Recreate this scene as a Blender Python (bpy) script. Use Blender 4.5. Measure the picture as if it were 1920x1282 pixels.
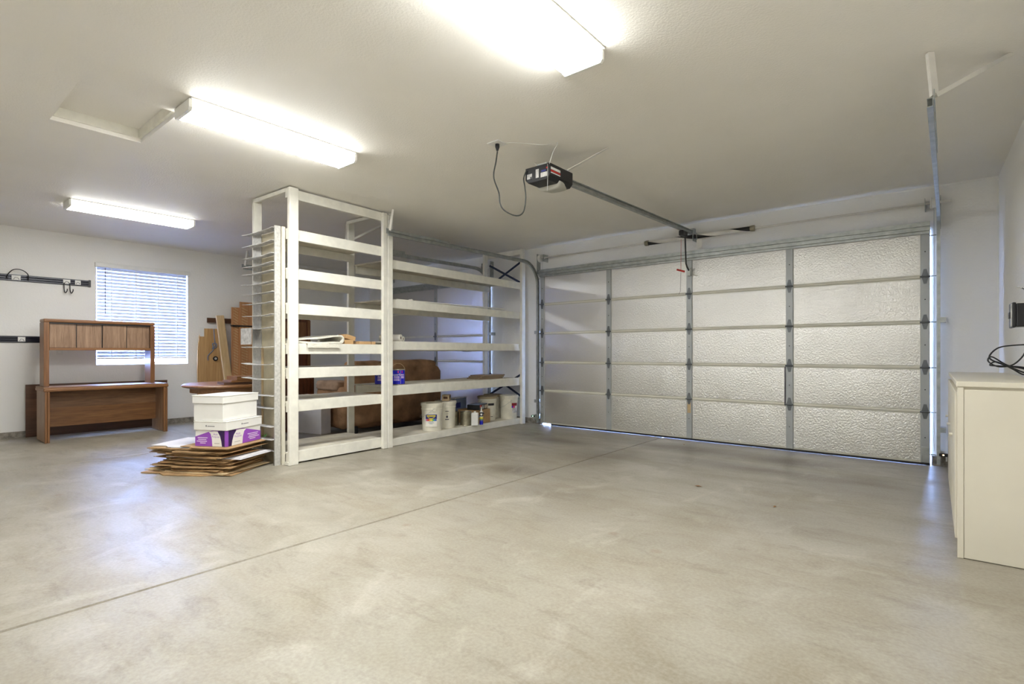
import bpy, bmesh, math, random
from mathutils import Matrix, Vector, Euler
random.seed(7)
R = math.radians
PI = math.pi
for o in list(bpy.data.objects):
    bpy.data.objects.remove(o)
scn = bpy.context.scene
COL = scn.collection

# ------------------------------------------------------------------ camera, world, exposure
TH = R(39.55)
cam_d = bpy.data.cameras.new('camera')
cam_d.sensor_fit = 'HORIZONTAL'
cam_d.sensor_width = 36.0
cam_d.lens = 993.0 / 1920.0 * 36.0
cam_d.shift_y = 20.8 / 1920.0
cam_d.clip_start = 0.02
cam = bpy.data.objects.new('camera', cam_d)
cam.location = (0, 0, 1.143)
cam.rotation_euler = (R(90), 0, TH)
COL.objects.link(cam)
scn.camera = cam

LAMP = 16.0          # luminance of the fluorescent lenses
LAMP_SIDE = 3.5     # their side walls
SKY = 13.0           # brightness of the hazy daylight outside
scn.view_settings.view_transform = 'Standard'
scn.view_settings.look = 'None'
scn.view_settings.gamma = 1.0
scn.view_settings.use_curve_mapping = False
scn.view_settings.exposure = 2.45

world = bpy.data.worlds.new('world')
scn.world = world
world.use_nodes = True
bg = world.node_tree.nodes['Background']
bg.inputs['Color'].default_value = (0.34, 0.50, 1.0, 1)
bg.inputs['Strength'].default_value = SKY

# ------------------------------------------------------------------ helpers
def lin(c):
    def f(v):
        v /= 255.0
        return v / 12.92 if v <= 0.04045 else ((v + 0.055) / 1.055) ** 2.4
    return (f(c[0]), f(c[1]), f(c[2]), 1.0)

def mix_rgb(nt, fac, a, b, blend='MIX'):
    n = nt.nodes.new('ShaderNodeMix')
    n.data_type = 'RGBA'
    n.blend_type = blend
    for s, v in ((n.inputs[0], fac), (n.inputs[6], a), (n.inputs[7], b)):
        if hasattr(v, 'is_linked'):
            nt.links.new(v, s)
        else:
            s.default_value = v
    return n.outputs[2]

def ramp(nt, fac, stops):
    n = nt.nodes.new('ShaderNodeValToRGB')
    cr = n.color_ramp
    while len(cr.elements) > len(stops):
        cr.elements.remove(cr.elements[-1])
    while len(cr.elements) < len(stops):
        cr.elements.new(0.5)
    for e, (p, c) in zip(cr.elements, stops):
        e.position = p
        e.color = c if len(c) == 4 else (c[0], c[1], c[2], 1)
    nt.links.new(fac, n.inputs[0])
    return n.outputs[0]

def coords(nt, scale=(1, 1, 1), rot=(0, 0, 0), kind='Object'):
    t = nt.nodes.new('ShaderNodeTexCoord')
    m = nt.nodes.new('ShaderNodeMapping')
    m.inputs['Scale'].default_value = scale
    m.inputs['Rotation'].default_value = rot
    nt.links.new(t.outputs[kind], m.inputs[0])
    return m.outputs[0]

def noise(nt, vec, scale, detail=4, rough=0.55, dist=0.0):
    n = nt.nodes.new('ShaderNodeTexNoise')
    n.inputs['Scale'].default_value = scale
    n.inputs['Detail'].default_value = detail
    n.inputs['Roughness'].default_value = rough
    n.inputs['Distortion'].default_value = dist
    nt.links.new(vec, n.inputs['Vector'])
    return n.outputs[0]

def bump(nt, h, strength, distance):
    b = nt.nodes.new('ShaderNodeBump')
    b.inputs['Strength'].default_value = strength
    b.inputs['Distance'].default_value = distance
    nt.links.new(h, b.inputs['Height'])
    return b.outputs[0]

def base(name):
    m = bpy.data.materials.new(name)
    m.use_nodes = True
    nt = m.node_tree
    return m, nt, nt.nodes['Principled BSDF']

def plain(name, rgb, rough=0.6, metal=0.0, var=0.06, vscale=6.0, bmp=0.0, bscale=80.0, bdist=0.004, spec=0.5):
    m, nt, p = base(name)
    c = lin(rgb)
    v = coords(nt)
    n = noise(nt, v, vscale, 5)
    d = tuple(x * (1 - var * 2) for x in c[:3]) + (1,)
    l = tuple(min(1, x * (1 + var)) for x in c[:3]) + (1,)
    nt.links.new(ramp(nt, n, [(0.3, d), (0.7, l)]), p.inputs['Base Color'])
    p.inputs['Roughness'].default_value = rough
    p.inputs['Metallic'].default_value = metal
    p.inputs['Specular IOR Level'].default_value = spec
    if bmp:
        nt.links.new(bump(nt, noise(nt, v, bscale, 3), bmp, bdist), p.inputs['Normal'])
    return m

def wood(name, dark, light, axis=1, rough=0.45, scale=18.0, stretch=0.06, bmp=0.12):
    m, nt, p = base(name)
    sc = [1, 1, 1]
    sc[axis] = stretch
    v = coords(nt, tuple(sc))
    n1 = noise(nt, v, scale, 6, 0.6, 0.8)
    n2 = noise(nt, v, scale * 5, 3, 0.6)
    c = ramp(nt, n1, [(0.28, lin(dark)), (0.5, lin(tuple((a + b) / 2 for a, b in zip(dark, light)))), (0.72, lin(light))])
    c2 = mix_rgb(nt, 0.35, c, ramp(nt, n2, [(0.35, lin(dark)), (0.65, lin(light))]))
    nt.links.new(c2, p.inputs['Base Color'])
    p.inputs['Roughness'].default_value = rough
    nt.links.new(bump(nt, n2, bmp, 0.002), p.inputs['Normal'])
    return m

def emit(name, rgb, strength):
    m, nt, p = base(name)
    p.inputs['Base Color'].default_value = (0.8, 0.8, 0.8, 1)
    p.inputs['Emission Color'].default_value = rgb + (1,)
    p.inputs['Emission Strength'].default_value = strength
    return m

M = {}
# --- setting
def mk_paint(name, rgb, bscale=55.0, bs=0.35):
    m, nt, p = base(name)
    v = coords(nt)
    n = noise(nt, v, 0.8, 4)
    c = lin(rgb)
    d = tuple(x * 0.93 for x in c[:3]) + (1,)
    nt.links.new(ramp(nt, n, [(0.3, d), (0.7, c)]), p.inputs['Base Color'])
    p.inputs['Roughness'].default_value = 0.62
    nt.links.new(bump(nt, noise(nt, v, bscale, 3, 0.6), bs, 0.01), p.inputs['Normal'])
    return m
M['wall'] = mk_paint('textured_wall_paint', (238, 236, 231))
M['ceil'] = mk_paint('textured_ceiling_paint', (240, 236, 227), 70, 0.3)

def mk_floor():
    m, nt, p = base('stained_concrete')
    v = coords(nt)
    big = noise(nt, v, 0.55, 6, 0.62, 0.6)
    mid = noise(nt, v, 1.9, 8, 0.68, 0.9)
    fine = noise(nt, v, 60, 4, 0.6)
    swirl = noise(nt, coords(nt, (0.5, 1.6, 1), (0, 0, R(25))), 1.3, 6, 0.55, 1.0)
    c = ramp(nt, big, [(0.25, lin((126, 118, 102))), (0.5, lin((149, 143, 129))), (0.75, lin((167, 162, 150)))])
    c = mix_rgb(nt, ramp(nt, mid, [(0.45, (0, 0, 0)), (0.72, (0.7, 0.7, 0.7))]), c, lin((128, 117, 98)))
    c = mix_rgb(nt, ramp(nt, swirl, [(0.48, (0, 0, 0)), (0.72, (0.4, 0.4, 0.4))]), c, lin((142, 131, 110)))
    # oily patches with a shape of their own
    def patch(x, y, rx, ry, col, amt, c, nz=0.25):
        t = nt.nodes.new('ShaderNodeTexCoord')
        mp = nt.nodes.new('ShaderNodeMapping')
        mp.vector_type = 'POINT'
        mp.inputs['Location'].default_value = (-x / rx, -y / ry, 0)
        mp.inputs['Scale'].default_value = (1 / rx, 1 / ry, 0)
        nt.links.new(t.outputs['Object'], mp.inputs[0])
        ln = nt.nodes.new('ShaderNodeVectorMath')
        ln.operation = 'LENGTH'
        nt.links.new(mp.outputs[0], ln.inputs[0])
        ad = nt.nodes.new('ShaderNodeMath')
        ad.operation = 'MULTIPLY_ADD'
        nt.links.new(swirl, ad.inputs[0])
        ad.inputs[1].default_value = nz * 3
        nt.links.new(ln.outputs['Value'], ad.inputs[2])
        f = ramp(nt, ad.outputs[0], [(0.35, (amt, amt, amt)), (0.75, (0, 0, 0))])
        n = ad
        # spread the ramp range 0..2 into 0..1
        dv = nt.nodes.new('ShaderNodeMath')
        dv.operation = 'MULTIPLY'
        dv.inputs[1].default_value = 0.5
        nt.links.new(ad.outputs[0], dv.inputs[0])
        nt.links.new(dv.outputs[0], f.node.inputs[0])
        return mix_rgb(nt, f, c, lin(col))
    for x, y, rx, ry, amt in ((-4.55, 5.95, 0.35, 0.22, 0.75), (-3.95, 5.7, 0.75, 0.22, 0.7), (-2.5, 6.2, 0.9, 0.32, 0.8), (-1.55, 5.55, 0.8, 0.28, 0.65), (-1.3, 6.15, 0.7, 0.3, 0.8),
                              (-0.6, 5.4, 0.5, 0.5, 0.6), (-3.3, 4.0, 0.32, 0.24, 0.8), (-3.9, 3.3, 0.4, 0.3, 0.45), (-3.0, 5.2, 0.5, 0.6, 0.55), (-2.55, 3.6, 0.5, 0.25, 0.35), (-0.75, 3.9, 0.5, 0.35, 0.35)):
        c = patch(x, y, rx, ry, (92, 81, 64), amt, c)
    scuff = noise(nt, coords(nt, (0.8, 2.4, 1), (0, 0, R(-35))), 3.2, 9, 0.72, 0.6)
    c = mix_rgb(nt, ramp(nt, scuff, [(0.52, (0, 0, 0)), (0.70, (0.6, 0.6, 0.6))]), c, lin((112, 101, 84)))
    pale = noise(nt, coords(nt, (1.3, 0.9, 1), (0, 0, R(15))), 2.2, 7, 0.65, 0.8)
    c = mix_rgb(nt, ramp(nt, pale, [(0.55, (0, 0, 0)), (0.72, (0.45, 0.45, 0.45))]), c, lin((188, 183, 170)))
    # small drips
    vo = nt.nodes.new('ShaderNodeTexVoronoi')
    vo.inputs['Scale'].default_value = 2.6
    nt.links.new(v, vo.inputs['Vector'])
    spots = ramp(nt, vo.outputs['Distance'], [(0.05, (0.5, 0.5, 0.5)), (0.11, (0, 0, 0))])
    thin = ramp(nt, noise(nt, v, 0.9, 2), [(0.5, (0, 0, 0)), (0.56, (1, 1, 1))])
    sp = mix_rgb(nt, 1.0, spots, thin, 'MULTIPLY')
    c = mix_rgb(nt, sp, c, lin((122, 100, 74)))
    c = mix_rgb(nt, 0.10, c, ramp(nt, fine, [(0.35, lin((120, 112, 96))), (0.65, lin((225, 220, 208)))]))
    nt.links.new(c, p.inputs['Base Color'])
    rr = ramp(nt, swirl, [(0.35, (0.30, 0.30, 0.30)), (0.65, (0.48, 0.48, 0.48))])
    nt.links.new(rr, p.inputs['Roughness'])
    p.inputs['Specular IOR Level'].default_value = 0.5
    nt.links.new(bump(nt, mix_rgb(nt, 0.5, mid, fine), 0.12, 0.004), p.inputs['Normal'])
    return m
M['floor'] = mk_floor()
M['curb'] = plain('rough_stem_concrete', (150, 143, 132), 0.9, var=0.25, vscale=18, bmp=0.9, bscale=40, bdist=0.02)
M['drive'] = plain('driveway_concrete', (190, 186, 178), 0.9)
M['stucco'] = plain('exterior_stucco', (205, 190, 165), 0.9, bmp=0.4)

# --- metals, paints, plastics
M['shelf'] = plain('cream_painted_lumber', (232, 229, 217), 0.55, var=0.05, vscale=9, bmp=0.25, bscale=25, bdist=0.004)
M['deck'] = plain('worn_painted_plywood', (214, 207, 190), 0.65, var=0.15, vscale=5)
M['galv'] = plain('galvanised_steel', (178, 182, 180), 0.42, 0.85, var=0.12, vscale=14)
M['stile'] = plain('painted_steel_stile', (176, 180, 182), 0.45, 0.35, var=0.04)
M['railcream'] = plain('cream_steel_edge', (205, 203, 190), 0.45, 0.1, var=0.04)
M['ribcream'] = plain('cream_painted_rib', (226, 223, 210), 0.5, var=0.03)
M['hinge'] = plain('zinc_hinge', (112, 116, 120), 0.45, 0.6, var=0.1)
M['darksteel'] = plain('blued_steel_strap', (58, 66, 90), 0.4, 0.7, var=0.1)
M['black'] = plain('black_plastic', (22, 22, 26), 0.4, var=0.15)
M['blackrail'] = plain('black_enamel_rail', (18, 18, 34), 0.28, 0.2, var=0.1)
M['cable'] = plain('grey_black_cable', (52, 54, 52), 0.5)
M['white'] = plain('white_plastic', (228, 227, 222), 0.45, var=0.03)
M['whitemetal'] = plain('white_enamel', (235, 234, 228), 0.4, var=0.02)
M['whitestrap'] = plain('white_angle_iron', (232, 229, 222), 0.5, 0.1, var=0.06)
M['redplastic'] = plain('red_plastic', (190, 40, 35), 0.4)
M['cabinet'] = plain('cream_cabinet_paint', (212, 206, 189), 0.5, var=0.03, vscale=2)
M['card'] = plain('brown_cardboard', (176, 142, 100), 0.85, var=0.15, vscale=8)
M['cardlight'] = plain('pale_cardboard', (205, 180, 140), 0.85, var=0.1, vscale=8)
M['cardwhite'] = plain('white_faced_cardboard', (222, 220, 224), 0.7, var=0.04)
M['boxwhite'] = plain('white_carton', (232, 230, 224), 0.65, var=0.02)
M['purple'] = plain('purple_print', (150, 78, 188), 0.6, var=0.04)
M['darkpurple'] = plain('dark_purple_print', (48, 18, 78), 0.6)
M['ink'] = plain('grey_ink', (84, 82, 92), 0.7)
M['palelilac'] = plain('pale_lilac_print', (226, 205, 236), 0.6)
M['pail'] = plain('cream_pail_plastic', (225, 220, 203), 0.45, var=0.08, vscale=7)
M['pailold'] = plain('dusty_pail_plastic', (206, 200, 182), 0.55, var=0.12, vscale=7)
M['tan_lid'] = plain('tan_lid_plastic', (168, 152, 120), 0.6, var=0.1)
M['tin'] = plain('bare_tin', (172, 166, 146), 0.32, 0.9, var=0.2, vscale=12)
M['blue'] = plain('bright_blue_label', (18, 22, 190), 0.4, var=0.05)
M['navy'] = plain('navy_label', (40, 48, 120), 0.5)
M['yellow'] = plain('yellow_print', (226, 208, 52), 0.5)
M['greyblue'] = plain('grey_blue_plastic', (120, 135, 165), 0.4, var=0.1)
M['sofa'] = plain('brown_microsuede', (172, 134, 102), 0.95, var=0.22, vscale=5, bmp=0.3, bscale=12, bdist=0.02, spec=0.2)
M['sofalight'] = plain('pale_folded_suede', (176, 150, 130), 0.95, var=0.15, vscale=6, spec=0.2)
M['quilt'] = plain('white_quilted_pad', (226, 222, 208), 0.95, var=0.06, vscale=12, bmp=0.8, bscale=55, bdist=0.01)
M['paper'] = plain('white_paper_roll', (236, 232, 222), 0.7, var=0.02)
M['core'] = plain('brown_tube_core', (96, 66, 46), 0.8)
M['bone'] = plain('dusty_white_tin_sheet', (205, 203, 200), 0.55, 0.15, var=0.2, vscale=22, bmp=0.4, bscale=90)
M['bonepanel'] = plain('beige_backing_board', (196, 186, 160), 0.8, var=0.12, vscale=5)
M['bonewall'] = plain('mesh_metal_strip', (188, 186, 180), 0.55, 0.1, var=0.12, vscale=40, bmp=0.5, bscale=160, bdist=0.004)
M['leaf'] = plain('green_leaf', (60, 140, 40), 0.6)
M['dryleaf'] = plain('dry_leaf', (140, 95, 48), 0.8)
# --- woods
M['oak_h'] = wood('oak_laminate_along_y', (98, 66, 42), (158, 116, 78), 1)
M['oak_v'] = wood('oak_laminate_upright', (112, 84, 62), (178, 146, 118), 2, scale=22)
M['oak_edge'] = wood('oak_solid_edge', (106, 68, 38), (160, 112, 66), 1, rough=0.4)
M['oak_edge_v'] = wood('oak_solid_upright', (100, 64, 38), (156, 110, 68), 2, rough=0.4)
M['walnut'] = wood('dark_walnut_board', (70, 46, 32), (112, 78, 56), 1)
M['dark_v'] = wood('dark_cherry_upright', (62, 28, 14), (128, 72, 40), 2, rough=0.35)
M['pine_v'] = wood('pine_upright', (158, 118, 70), (206, 168, 116), 2, scale=10)
M['pine_light'] = wood('pale_plank', (182, 150, 104), (222, 194, 150), 2, scale=10)
M['pine_red'] = wood('reddish_louver_wood', (166, 112, 70), (212, 160, 112), 2, scale=10)
M['pine_h'] = wood('pine_blocks', (178, 138, 92), (214, 178, 132), 1, scale=12)
M['oldboard'] = wood('weathered_boards', (110, 92, 74), (158, 138, 116), 1, scale=12)

def mk_foil(name, scale, strength, rough, tint=(0.86, 0.85, 0.82)):
    m, nt, p = base(name)
    v = coords(nt)
    n = noise(nt, v, scale, 3, 0.6, 0.4)
    n2 = noise(nt, v, 3.0, 3, 0.5)
    p.inputs['Base Color'].default_value = tint + (1,)
    p.inputs['Metallic'].default_value = 0.92
    nt.links.new(ramp(nt, n2, [(0.3, (rough - 0.05,) * 3), (0.7, (rough + 0.07,) * 3)]), p.inputs['Roughness'])
    nt.links.new(bump(nt, n, strength, 0.01), p.inputs['Normal'])
    return m
M['foil'] = mk_foil('crinkled_foil_facing', 55, 0.6, 0.335, (0.74, 0.73, 0.71))
M['foil_fine'] = mk_foil('smoother_foil_facing', 55, 0.25, 0.335, (0.76, 0.75, 0.75))
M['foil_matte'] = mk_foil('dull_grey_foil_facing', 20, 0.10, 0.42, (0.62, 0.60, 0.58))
LAMP_COL = (0.985, 1.0, 0.985)
M['led_green'] = emit('green_led', (0.2, 1.0, 0.5), 3.0)
M['led_amber'] = emit('amber_led', (1.0, 0.6, 0.2), 3.0)

def mk_glass():
    m, nt, p = base('window_glass')
    nt.nodes.remove(p)
    tr = nt.nodes.new('ShaderNodeBsdfTransparent')
    gl = nt.nodes.new('ShaderNodeBsdfGlossy')
    gl.inputs['Roughness'].default_value = 0.02
    mx = nt.nodes.new('ShaderNodeMixShader')
    mx.inputs[0].default_value = 0.06
    nt.links.new(tr.outputs[0], mx.inputs[1])
    nt.links.new(gl.outputs[0], mx.inputs[2])
    nt.links.new(mx.outputs[0], nt.nodes['Material Output'].inputs[0])
    return m
M['glass'] = mk_glass()

def mk_transl(name, rgb, t):
    m, nt, p = base(name)
    c = lin(rgb)
    p.inputs['Base Color'].default_value = c
    p.inputs['Roughness'].default_value = 0.45
    tl = nt.nodes.new('ShaderNodeBsdfTranslucent')
    tl.inputs['Color'].default_value = c
    mx = nt.nodes.new('ShaderNodeMixShader')
    mx.inputs[0].default_value = t
    nt.links.new(p.outputs[0], mx.inputs[1])
    nt.links.new(tl.outputs[0], mx.inputs[2])
    nt.links.new(mx.outputs[0], nt.nodes['Material Output'].inputs[0])
    return m
M['slat'] = mk_transl('white_vinyl_slat', (208, 214, 230), 0.008)
M['dome'] = mk_transl('frosted_lamp_lens', (214, 212, 200), 0.4)

# ------------------------------------------------------------------ mesh builder
class MB:
    def __init__(s):
        s.v = []
        s.f = []
    def add(s, vs, fs, mat=None):
        b = len(s.v)
        for p in vs:
            p = Vector(p)
            s.v.append(tuple(mat @ p) if mat is not None else tuple(p))
        for f in fs:
            s.f.append(tuple(i + b for i in f))
        return s
    def box(s, a, b, mat=None):
        x0, y0, z0 = a
        x1, y1, z1 = b
        return s.add([(x0, y0, z0), (x1, y0, z0), (x1, y1, z0), (x0, y1, z0),
                      (x0, y0, z1), (x1, y0, z1), (x1, y1, z1), (x0, y1, z1)],
                     [(3, 2, 1, 0), (4, 5, 6, 7), (0, 1, 5, 4), (1, 2, 6, 5), (2, 3, 7, 6), (3, 0, 4, 7)], mat)
    def prism(s, poly, lo, hi, axis='z', mat=None):
        # poly 2D ccw; axis z: (x,y), axis y: (x,z), axis x: (y,z)
        n = len(poly)
        def pt(p, h):
            return {'z': (p[0], p[1], h), 'y': (p[0], h, p[1]), 'x': (h, p[0], p[1])}[axis]
        vs = [pt(p, lo) for p in poly] + [pt(p, hi) for p in poly]
        fs = [tuple(range(n - 1, -1, -1)), tuple(range(n, 2 * n))]
        for i in range(n):
            j = (i + 1) % n
            fs.append((i, j, n + j, n + i))
        return s.add(vs, fs, mat)
    def bar(s, p0, p1, w, t, up=(0, 0, 1)):
        # flat bar between two points: width w along 'side', thickness t along 'up'
        p0 = Vector(p0)
        p1 = Vector(p1)
        d = (p1 - p0)
        L = d.length
        d.normalize()
        u = Vector(up)
        sd = d.cross(u)
        if sd.length < 1e-4:
            sd = d.cross(Vector((1, 0, 0)))
        sd.normalize()
        u = sd.cross(d)
        m = Matrix((sd, d, u)).transposed().to_4x4()
        m.translation = p0
        return s.box((-w / 2, 0, -t / 2), (w / 2, L, t / 2), m)
    def tube(s, pts, r, n=8, cap=True):
        pts = [Vector(p) for p in pts]
        k = len(pts)
        rad = r if isinstance(r, (list, tuple)) else [r] * k
        tan = []
        for i in range(k):
            a = pts[max(0, i - 1)]
            b = pts[min(k - 1, i + 1)]
            tan.append((b - a).normalized())
        ref = Vector((0, 0, 1)) if abs(tan[0].z) < 0.9 else Vector((1, 0, 0))
        nx = tan[0].cross(ref).normalized()
        vs = []
        for i in range(k):
            nx = (nx - tan[i] * nx.dot(tan[i])).normalized()
            ny = tan[i].cross(nx)
            for j in range(n):
                a = 2 * PI * j / n
                vs.append(pts[i] + (nx * math.cos(a) + ny * math.sin(a)) * rad[i])
        fs = []
        for i in range(k - 1):
            for j in range(n):
                q = (j + 1) % n
                fs.append((i * n + j, i * n + q, (i + 1) * n + q, (i + 1) * n + j))
        if cap:
            fs.append(tuple(range(n - 1, -1, -1)))
            fs.append(tuple((k - 1) * n + j for j in range(n)))
        return s.add(vs, fs)
    def lathe(s, prof, n=28, mat=None, a0=0.0, a1=2 * PI):
        full = abs(a1 - a0 - 2 * PI) < 1e-6
        m = n if full else n + 1
        vs = []
        for r, z in prof:
            for j in range(m):
                a = a0 + (a1 - a0) * j / n
                vs.append((r * math.cos(a), r * math.sin(a), z))
        fs = []
        for i in range(len(prof) - 1):
            for j in range(n):
                q = (j + 1) % m if full else j + 1
                fs.append((i * m + j, i * m + q, (i + 1) * m + q, (i + 1) * m + j))
        return s.add(vs, fs, mat)
    def build(s, name, mat, parent=None, smooth=False, bevel=0.0, seg=2, sub=0, origin=None):
        me = bpy.data.meshes.new(name)
        vs = s.v
        if origin is not None:
            vs = [(x - origin[0], y - origin[1], z - origin[2]) for x, y, z in vs]
        me.from_pydata(vs, [], s.f)
        me.update()
        bm = bmesh.new()
        bm.from_mesh(me)
        bmesh.ops.recalc_face_normals(bm, faces=bm.faces)
        bm.to_mesh(me)
        bm.free()
        me.materials.append(M[mat] if isinstance(mat, str) else mat)
        if smooth:
            for p in me.polygons:
                p.use_smooth = True
        o = bpy.data.objects.new(name, me)
        COL.objects.link(o)
        if origin is not None:
            o.location = origin
        if parent is not None:
            o.parent = parent
        if bevel:
            b = o.modifiers.new('bevel', 'BEVEL')
            b.width = bevel
            b.segments = seg
            b.limit_method = 'ANGLE'
            b.angle_limit = R(35)
        if sub:
            q = o.modifiers.new('sub', 'SUBSURF')
            q.levels = q.render_levels = sub
        return o

def B(a, b):
    return MB().box(a, b)

def tag(o, label, cat=None, group=None, kind=None):
    o['label'] = label
    if cat:
        o['category'] = cat
    if group:
        o['group'] = group
    if kind:
        o['kind'] = kind
    return o

def thing(name, label, cat, loc=(0, 0, 0), rz=0.0, group=None, kind=None):
    o = bpy.data.objects.new(name, None)
    o.empty_display_size = 0.1
    COL.objects.link(o)
    o.location = loc
    o.rotation_euler = (0, 0, rz)
    return tag(o, label, cat, group, kind)

def dup(o, parent=None, loc=None):
    c = o.copy()
    COL.objects.link(c)
    if parent is not None:
        c.parent = parent
    if loc is not None:
        c.location = loc
    return c

def dup_tree(o, label=None, loc=None, rz=None):
    c = dup(o, None, loc)
    if rz is not None:
        c.rotation_euler = (0, 0, rz)
    if label:
        c['label'] = label
    for ch in list(o.children):
        d = dup(ch, c)
        for g in list(ch.children):
            dup(g, d)
    return c

def struct(o, label=None):
    o['kind'] = 'structure'
    if label:
        o['label'] = label
    return o

def letters(name, body, size, mat, parent, m, bend=None):
    """flat print: mesh letters; m places the local XY plane; bend=radius wraps X around a Z cylinder"""
    cu = bpy.data.curves.new(name, 'FONT')
    cu.body = body
    cu.size = size
    cu.align_x = 'CENTER'
    cu.align_y = 'CENTER'
    cu.resolution_u = 2
    ob = bpy.data.objects.new(name + '_src', cu)
    COL.objects.link(ob)
    dg = bpy.context.evaluated_depsgraph_get()
    dg.update()
    me = bpy.data.meshes.new_from_object(ob.evaluated_get(dg))
    bpy.data.objects.remove(ob)
    me.name = name
    if bend:
        r, a0, z = bend
        for v in me.vertices:
            a = a0 + v.co.x / r
            v.co = (r * math.cos(a), r * math.sin(a), z + v.co.y)
    elif m is not None:
        me.transform(m)
    me.materials.clear()
    me.materials.append(M[mat])
    o = bpy.data.objects.new(name, me)
    COL.objects.link(o)
    o.parent = parent
    return o

# ------------------------------------------------------------------ the setting
XL, YD, YB, ZC = -9.70, 6.90, -0.75, 2.845
RW = R(1.9)                       # the right wall runs slightly out of square
def xr(y):                        # inner face of the right wall
    return 0.367 + (6.87 - y) * 0.0335

# floor slab with two tooled joints running towards the doors
fb = MB()
def floor_profile():
    pts = [(-9.95, 0)]
    for jx, w, d in ((-7.03, 0.008, 0.006), (-3.0, 0.012, 0.012)):
        pts += [(jx - w, 0), (jx - w * 0.45, -d), (jx + w * 0.45, -d), (jx + w, 0)]
    pts += [(1.2, 0)]
    return pts
pr = floor_profile()
vs = [(x, YB - 0.2, z) for x, z in pr] + [(x, 7.08, z) for x, z in pr]
n = len(pr)
fs = [(i, i + 1, n + i + 1, n + i) for i in range(n - 1)]
lo = len(vs)
vs += [(-9.95, YB - 0.2, -0.15), (1.2, YB - 0.2, -0.15), (1.2, 7.08, -0.15), (-9.95, 7.08, -0.15)]
fs += [(lo, lo + 1, lo + 2, lo + 3), (0, n, lo + 3, lo), (n - 1, lo + 1, lo + 2, 2 * n - 1)]
fs += [tuple([lo] + list(range(0, n)) + [lo + 1]), tuple([lo + 3] + list(range(n, 2 * n)) + [lo + 2])]
fb.add(vs, fs)
struct(fb.build('floor', 'floor'), 'stained beige concrete garage floor with tooled joint lines')

g = B((-40, 7.08, -0.2), (30, 40, -0.03))
g.box((-40, -20, -0.2), (-9.95, 7.08, -0.06))
struct(g.build('ground', 'drive'), 'pale concrete ground outside the garage')

# ceiling with the hole of the attic hatch
HX0, HX1, HY0, HY1 = -5.05, -4.22, 0.83, 1.395
cb = MB()
cb.box((-9.95, YB - 0.2, ZC), (HX0, 7.08, ZC + 0.12))
cb.box((HX1, YB - 0.2, ZC), (1.2, 7.08, ZC + 0.12))
cb.box((HX0, YB - 0.2, ZC), (HX1, HY0, ZC + 0.12))
cb.box((HX0, HY1, ZC), (HX1, 7.08, ZC + 0.12))
ceil_o = struct(cb.build('ceiling', 'ceil'), 'beige textured drywall ceiling')
hatch = thing('trim_1', 'recessed attic hatch in the ceiling beside the middle fluorescent light', None, (-4.635, 1.11, ZC), kind='structure')
hb = MB()
hb.box((-0.415, -0.2825, 0.03), (-0.395, 0.2825, 0.1)).box((0.395, -0.2825, 0.03), (0.415, 0.2825, 0.1))
hb.box((-0.395, -0.2825, 0.03), (0.395, -0.2625, 0.1)).box((-0.395, 0.2625, 0.03), (0.395, 0.2825, 0.1))
hb.build('hatch_frame', 'shelf', hatch)
B((-0.415, -0.2825, 0.1), (0.415, 0.2825, 0.118)).build('hatch_panel', 'ceil', hatch)

# left wall with the window opening
WY0, WY1, WZ0, WZ1 = 2.117, 3.336, 0.97, 2.435
wl = MB()
wl.box((XL - 0.15, YB - 0.2, 0), (XL, WY0, ZC)).box((XL - 0.15, WY1, 0), (XL, 7.08, ZC))
wl.box((XL - 0.15, WY0, 0), (XL, WY1, WZ0)).box((XL - 0.15, WY0, WZ1), (XL, WY1, ZC))
struct(wl.build('wall_left', 'wall'), 'off-white textured wall with the window')

# wall with the two garage doors
D1 = (-5.05, -0.147)
D2 = (-8.915, -6.195)
DH = 2.40
wf = MB()
wf.box((XL, YD, 0), (D2[0], 7.08, ZC))
wf.box((D2[1], YD, 0), (D1[0], 7.08, ZC))
wf.box((D1[1], YD, 0), (1.2, 7.08, ZC))
wf.box((D2[0], YD, DH), (D2[1], 7.08, ZC))
wf.box((D1[0], YD, DH), (D1[1], 7.08, ZC))
struct(wf.build('wall_front', 'wall'), 'off-white textured wall around the garage doors')
# right wall, slightly out of square
w = MB()
y0, y1 = YB - 0.2, YD
w.prism([(xr(y0), y0), (xr(y0) + 0.4, y0), (xr(y1) + 0.4, y1), (xr(y1), y1)], 0, ZC)
struct(w.build('wall_right', 'wall'), 'off-white textured wall behind the cream cabinet')
struct(B((XL, YB - 0.2, 0), (xr(YB), YB, ZC)).build('wall_back', 'wall'), 'off-white wall behind the viewer')
# rough concrete stem at the foot of the walls
struct(B((XL, YB, 0), (XL + 0.016, YD, 0.085)).build('baseboard_left', 'curb'), 'rough exposed concrete strip at the foot of the window wall')
cbm = B((XL, YD - 0.016, 0), (D2[0], YD, 0.085))
cbm.box((D2[1], YD - 0.016, 0), (D1[0], YD, 0.085)).box((D1[1] + 0.01, YD - 0.025, 0), (xr(YD), YD, 0.10))
struct(cbm.build('baseboard_front', 'curb'), 'rough exposed concrete strip beside the garage doors')
# ceiling crack-tape seam is left to the paint; header seam trim under the ceiling over the doors
struct(B((XL, YD - 0.006, ZC - 0.014), (xr(YD), YD, ZC)).build('trim_2', 'whitemetal'), 'thin white bead where the door wall meets the ceiling')

struct(B((xr(YD) - 0.010, YD - 0.010, 0.10), (xr(YD) + 0.002, YD, ZC - 0.015)).build('corner_highlight', 'whitemetal'), 'added white strip standing for the lit corner beside the wide garage door')  # added strip: its white stands in for the bright highlight along this corner

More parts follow.
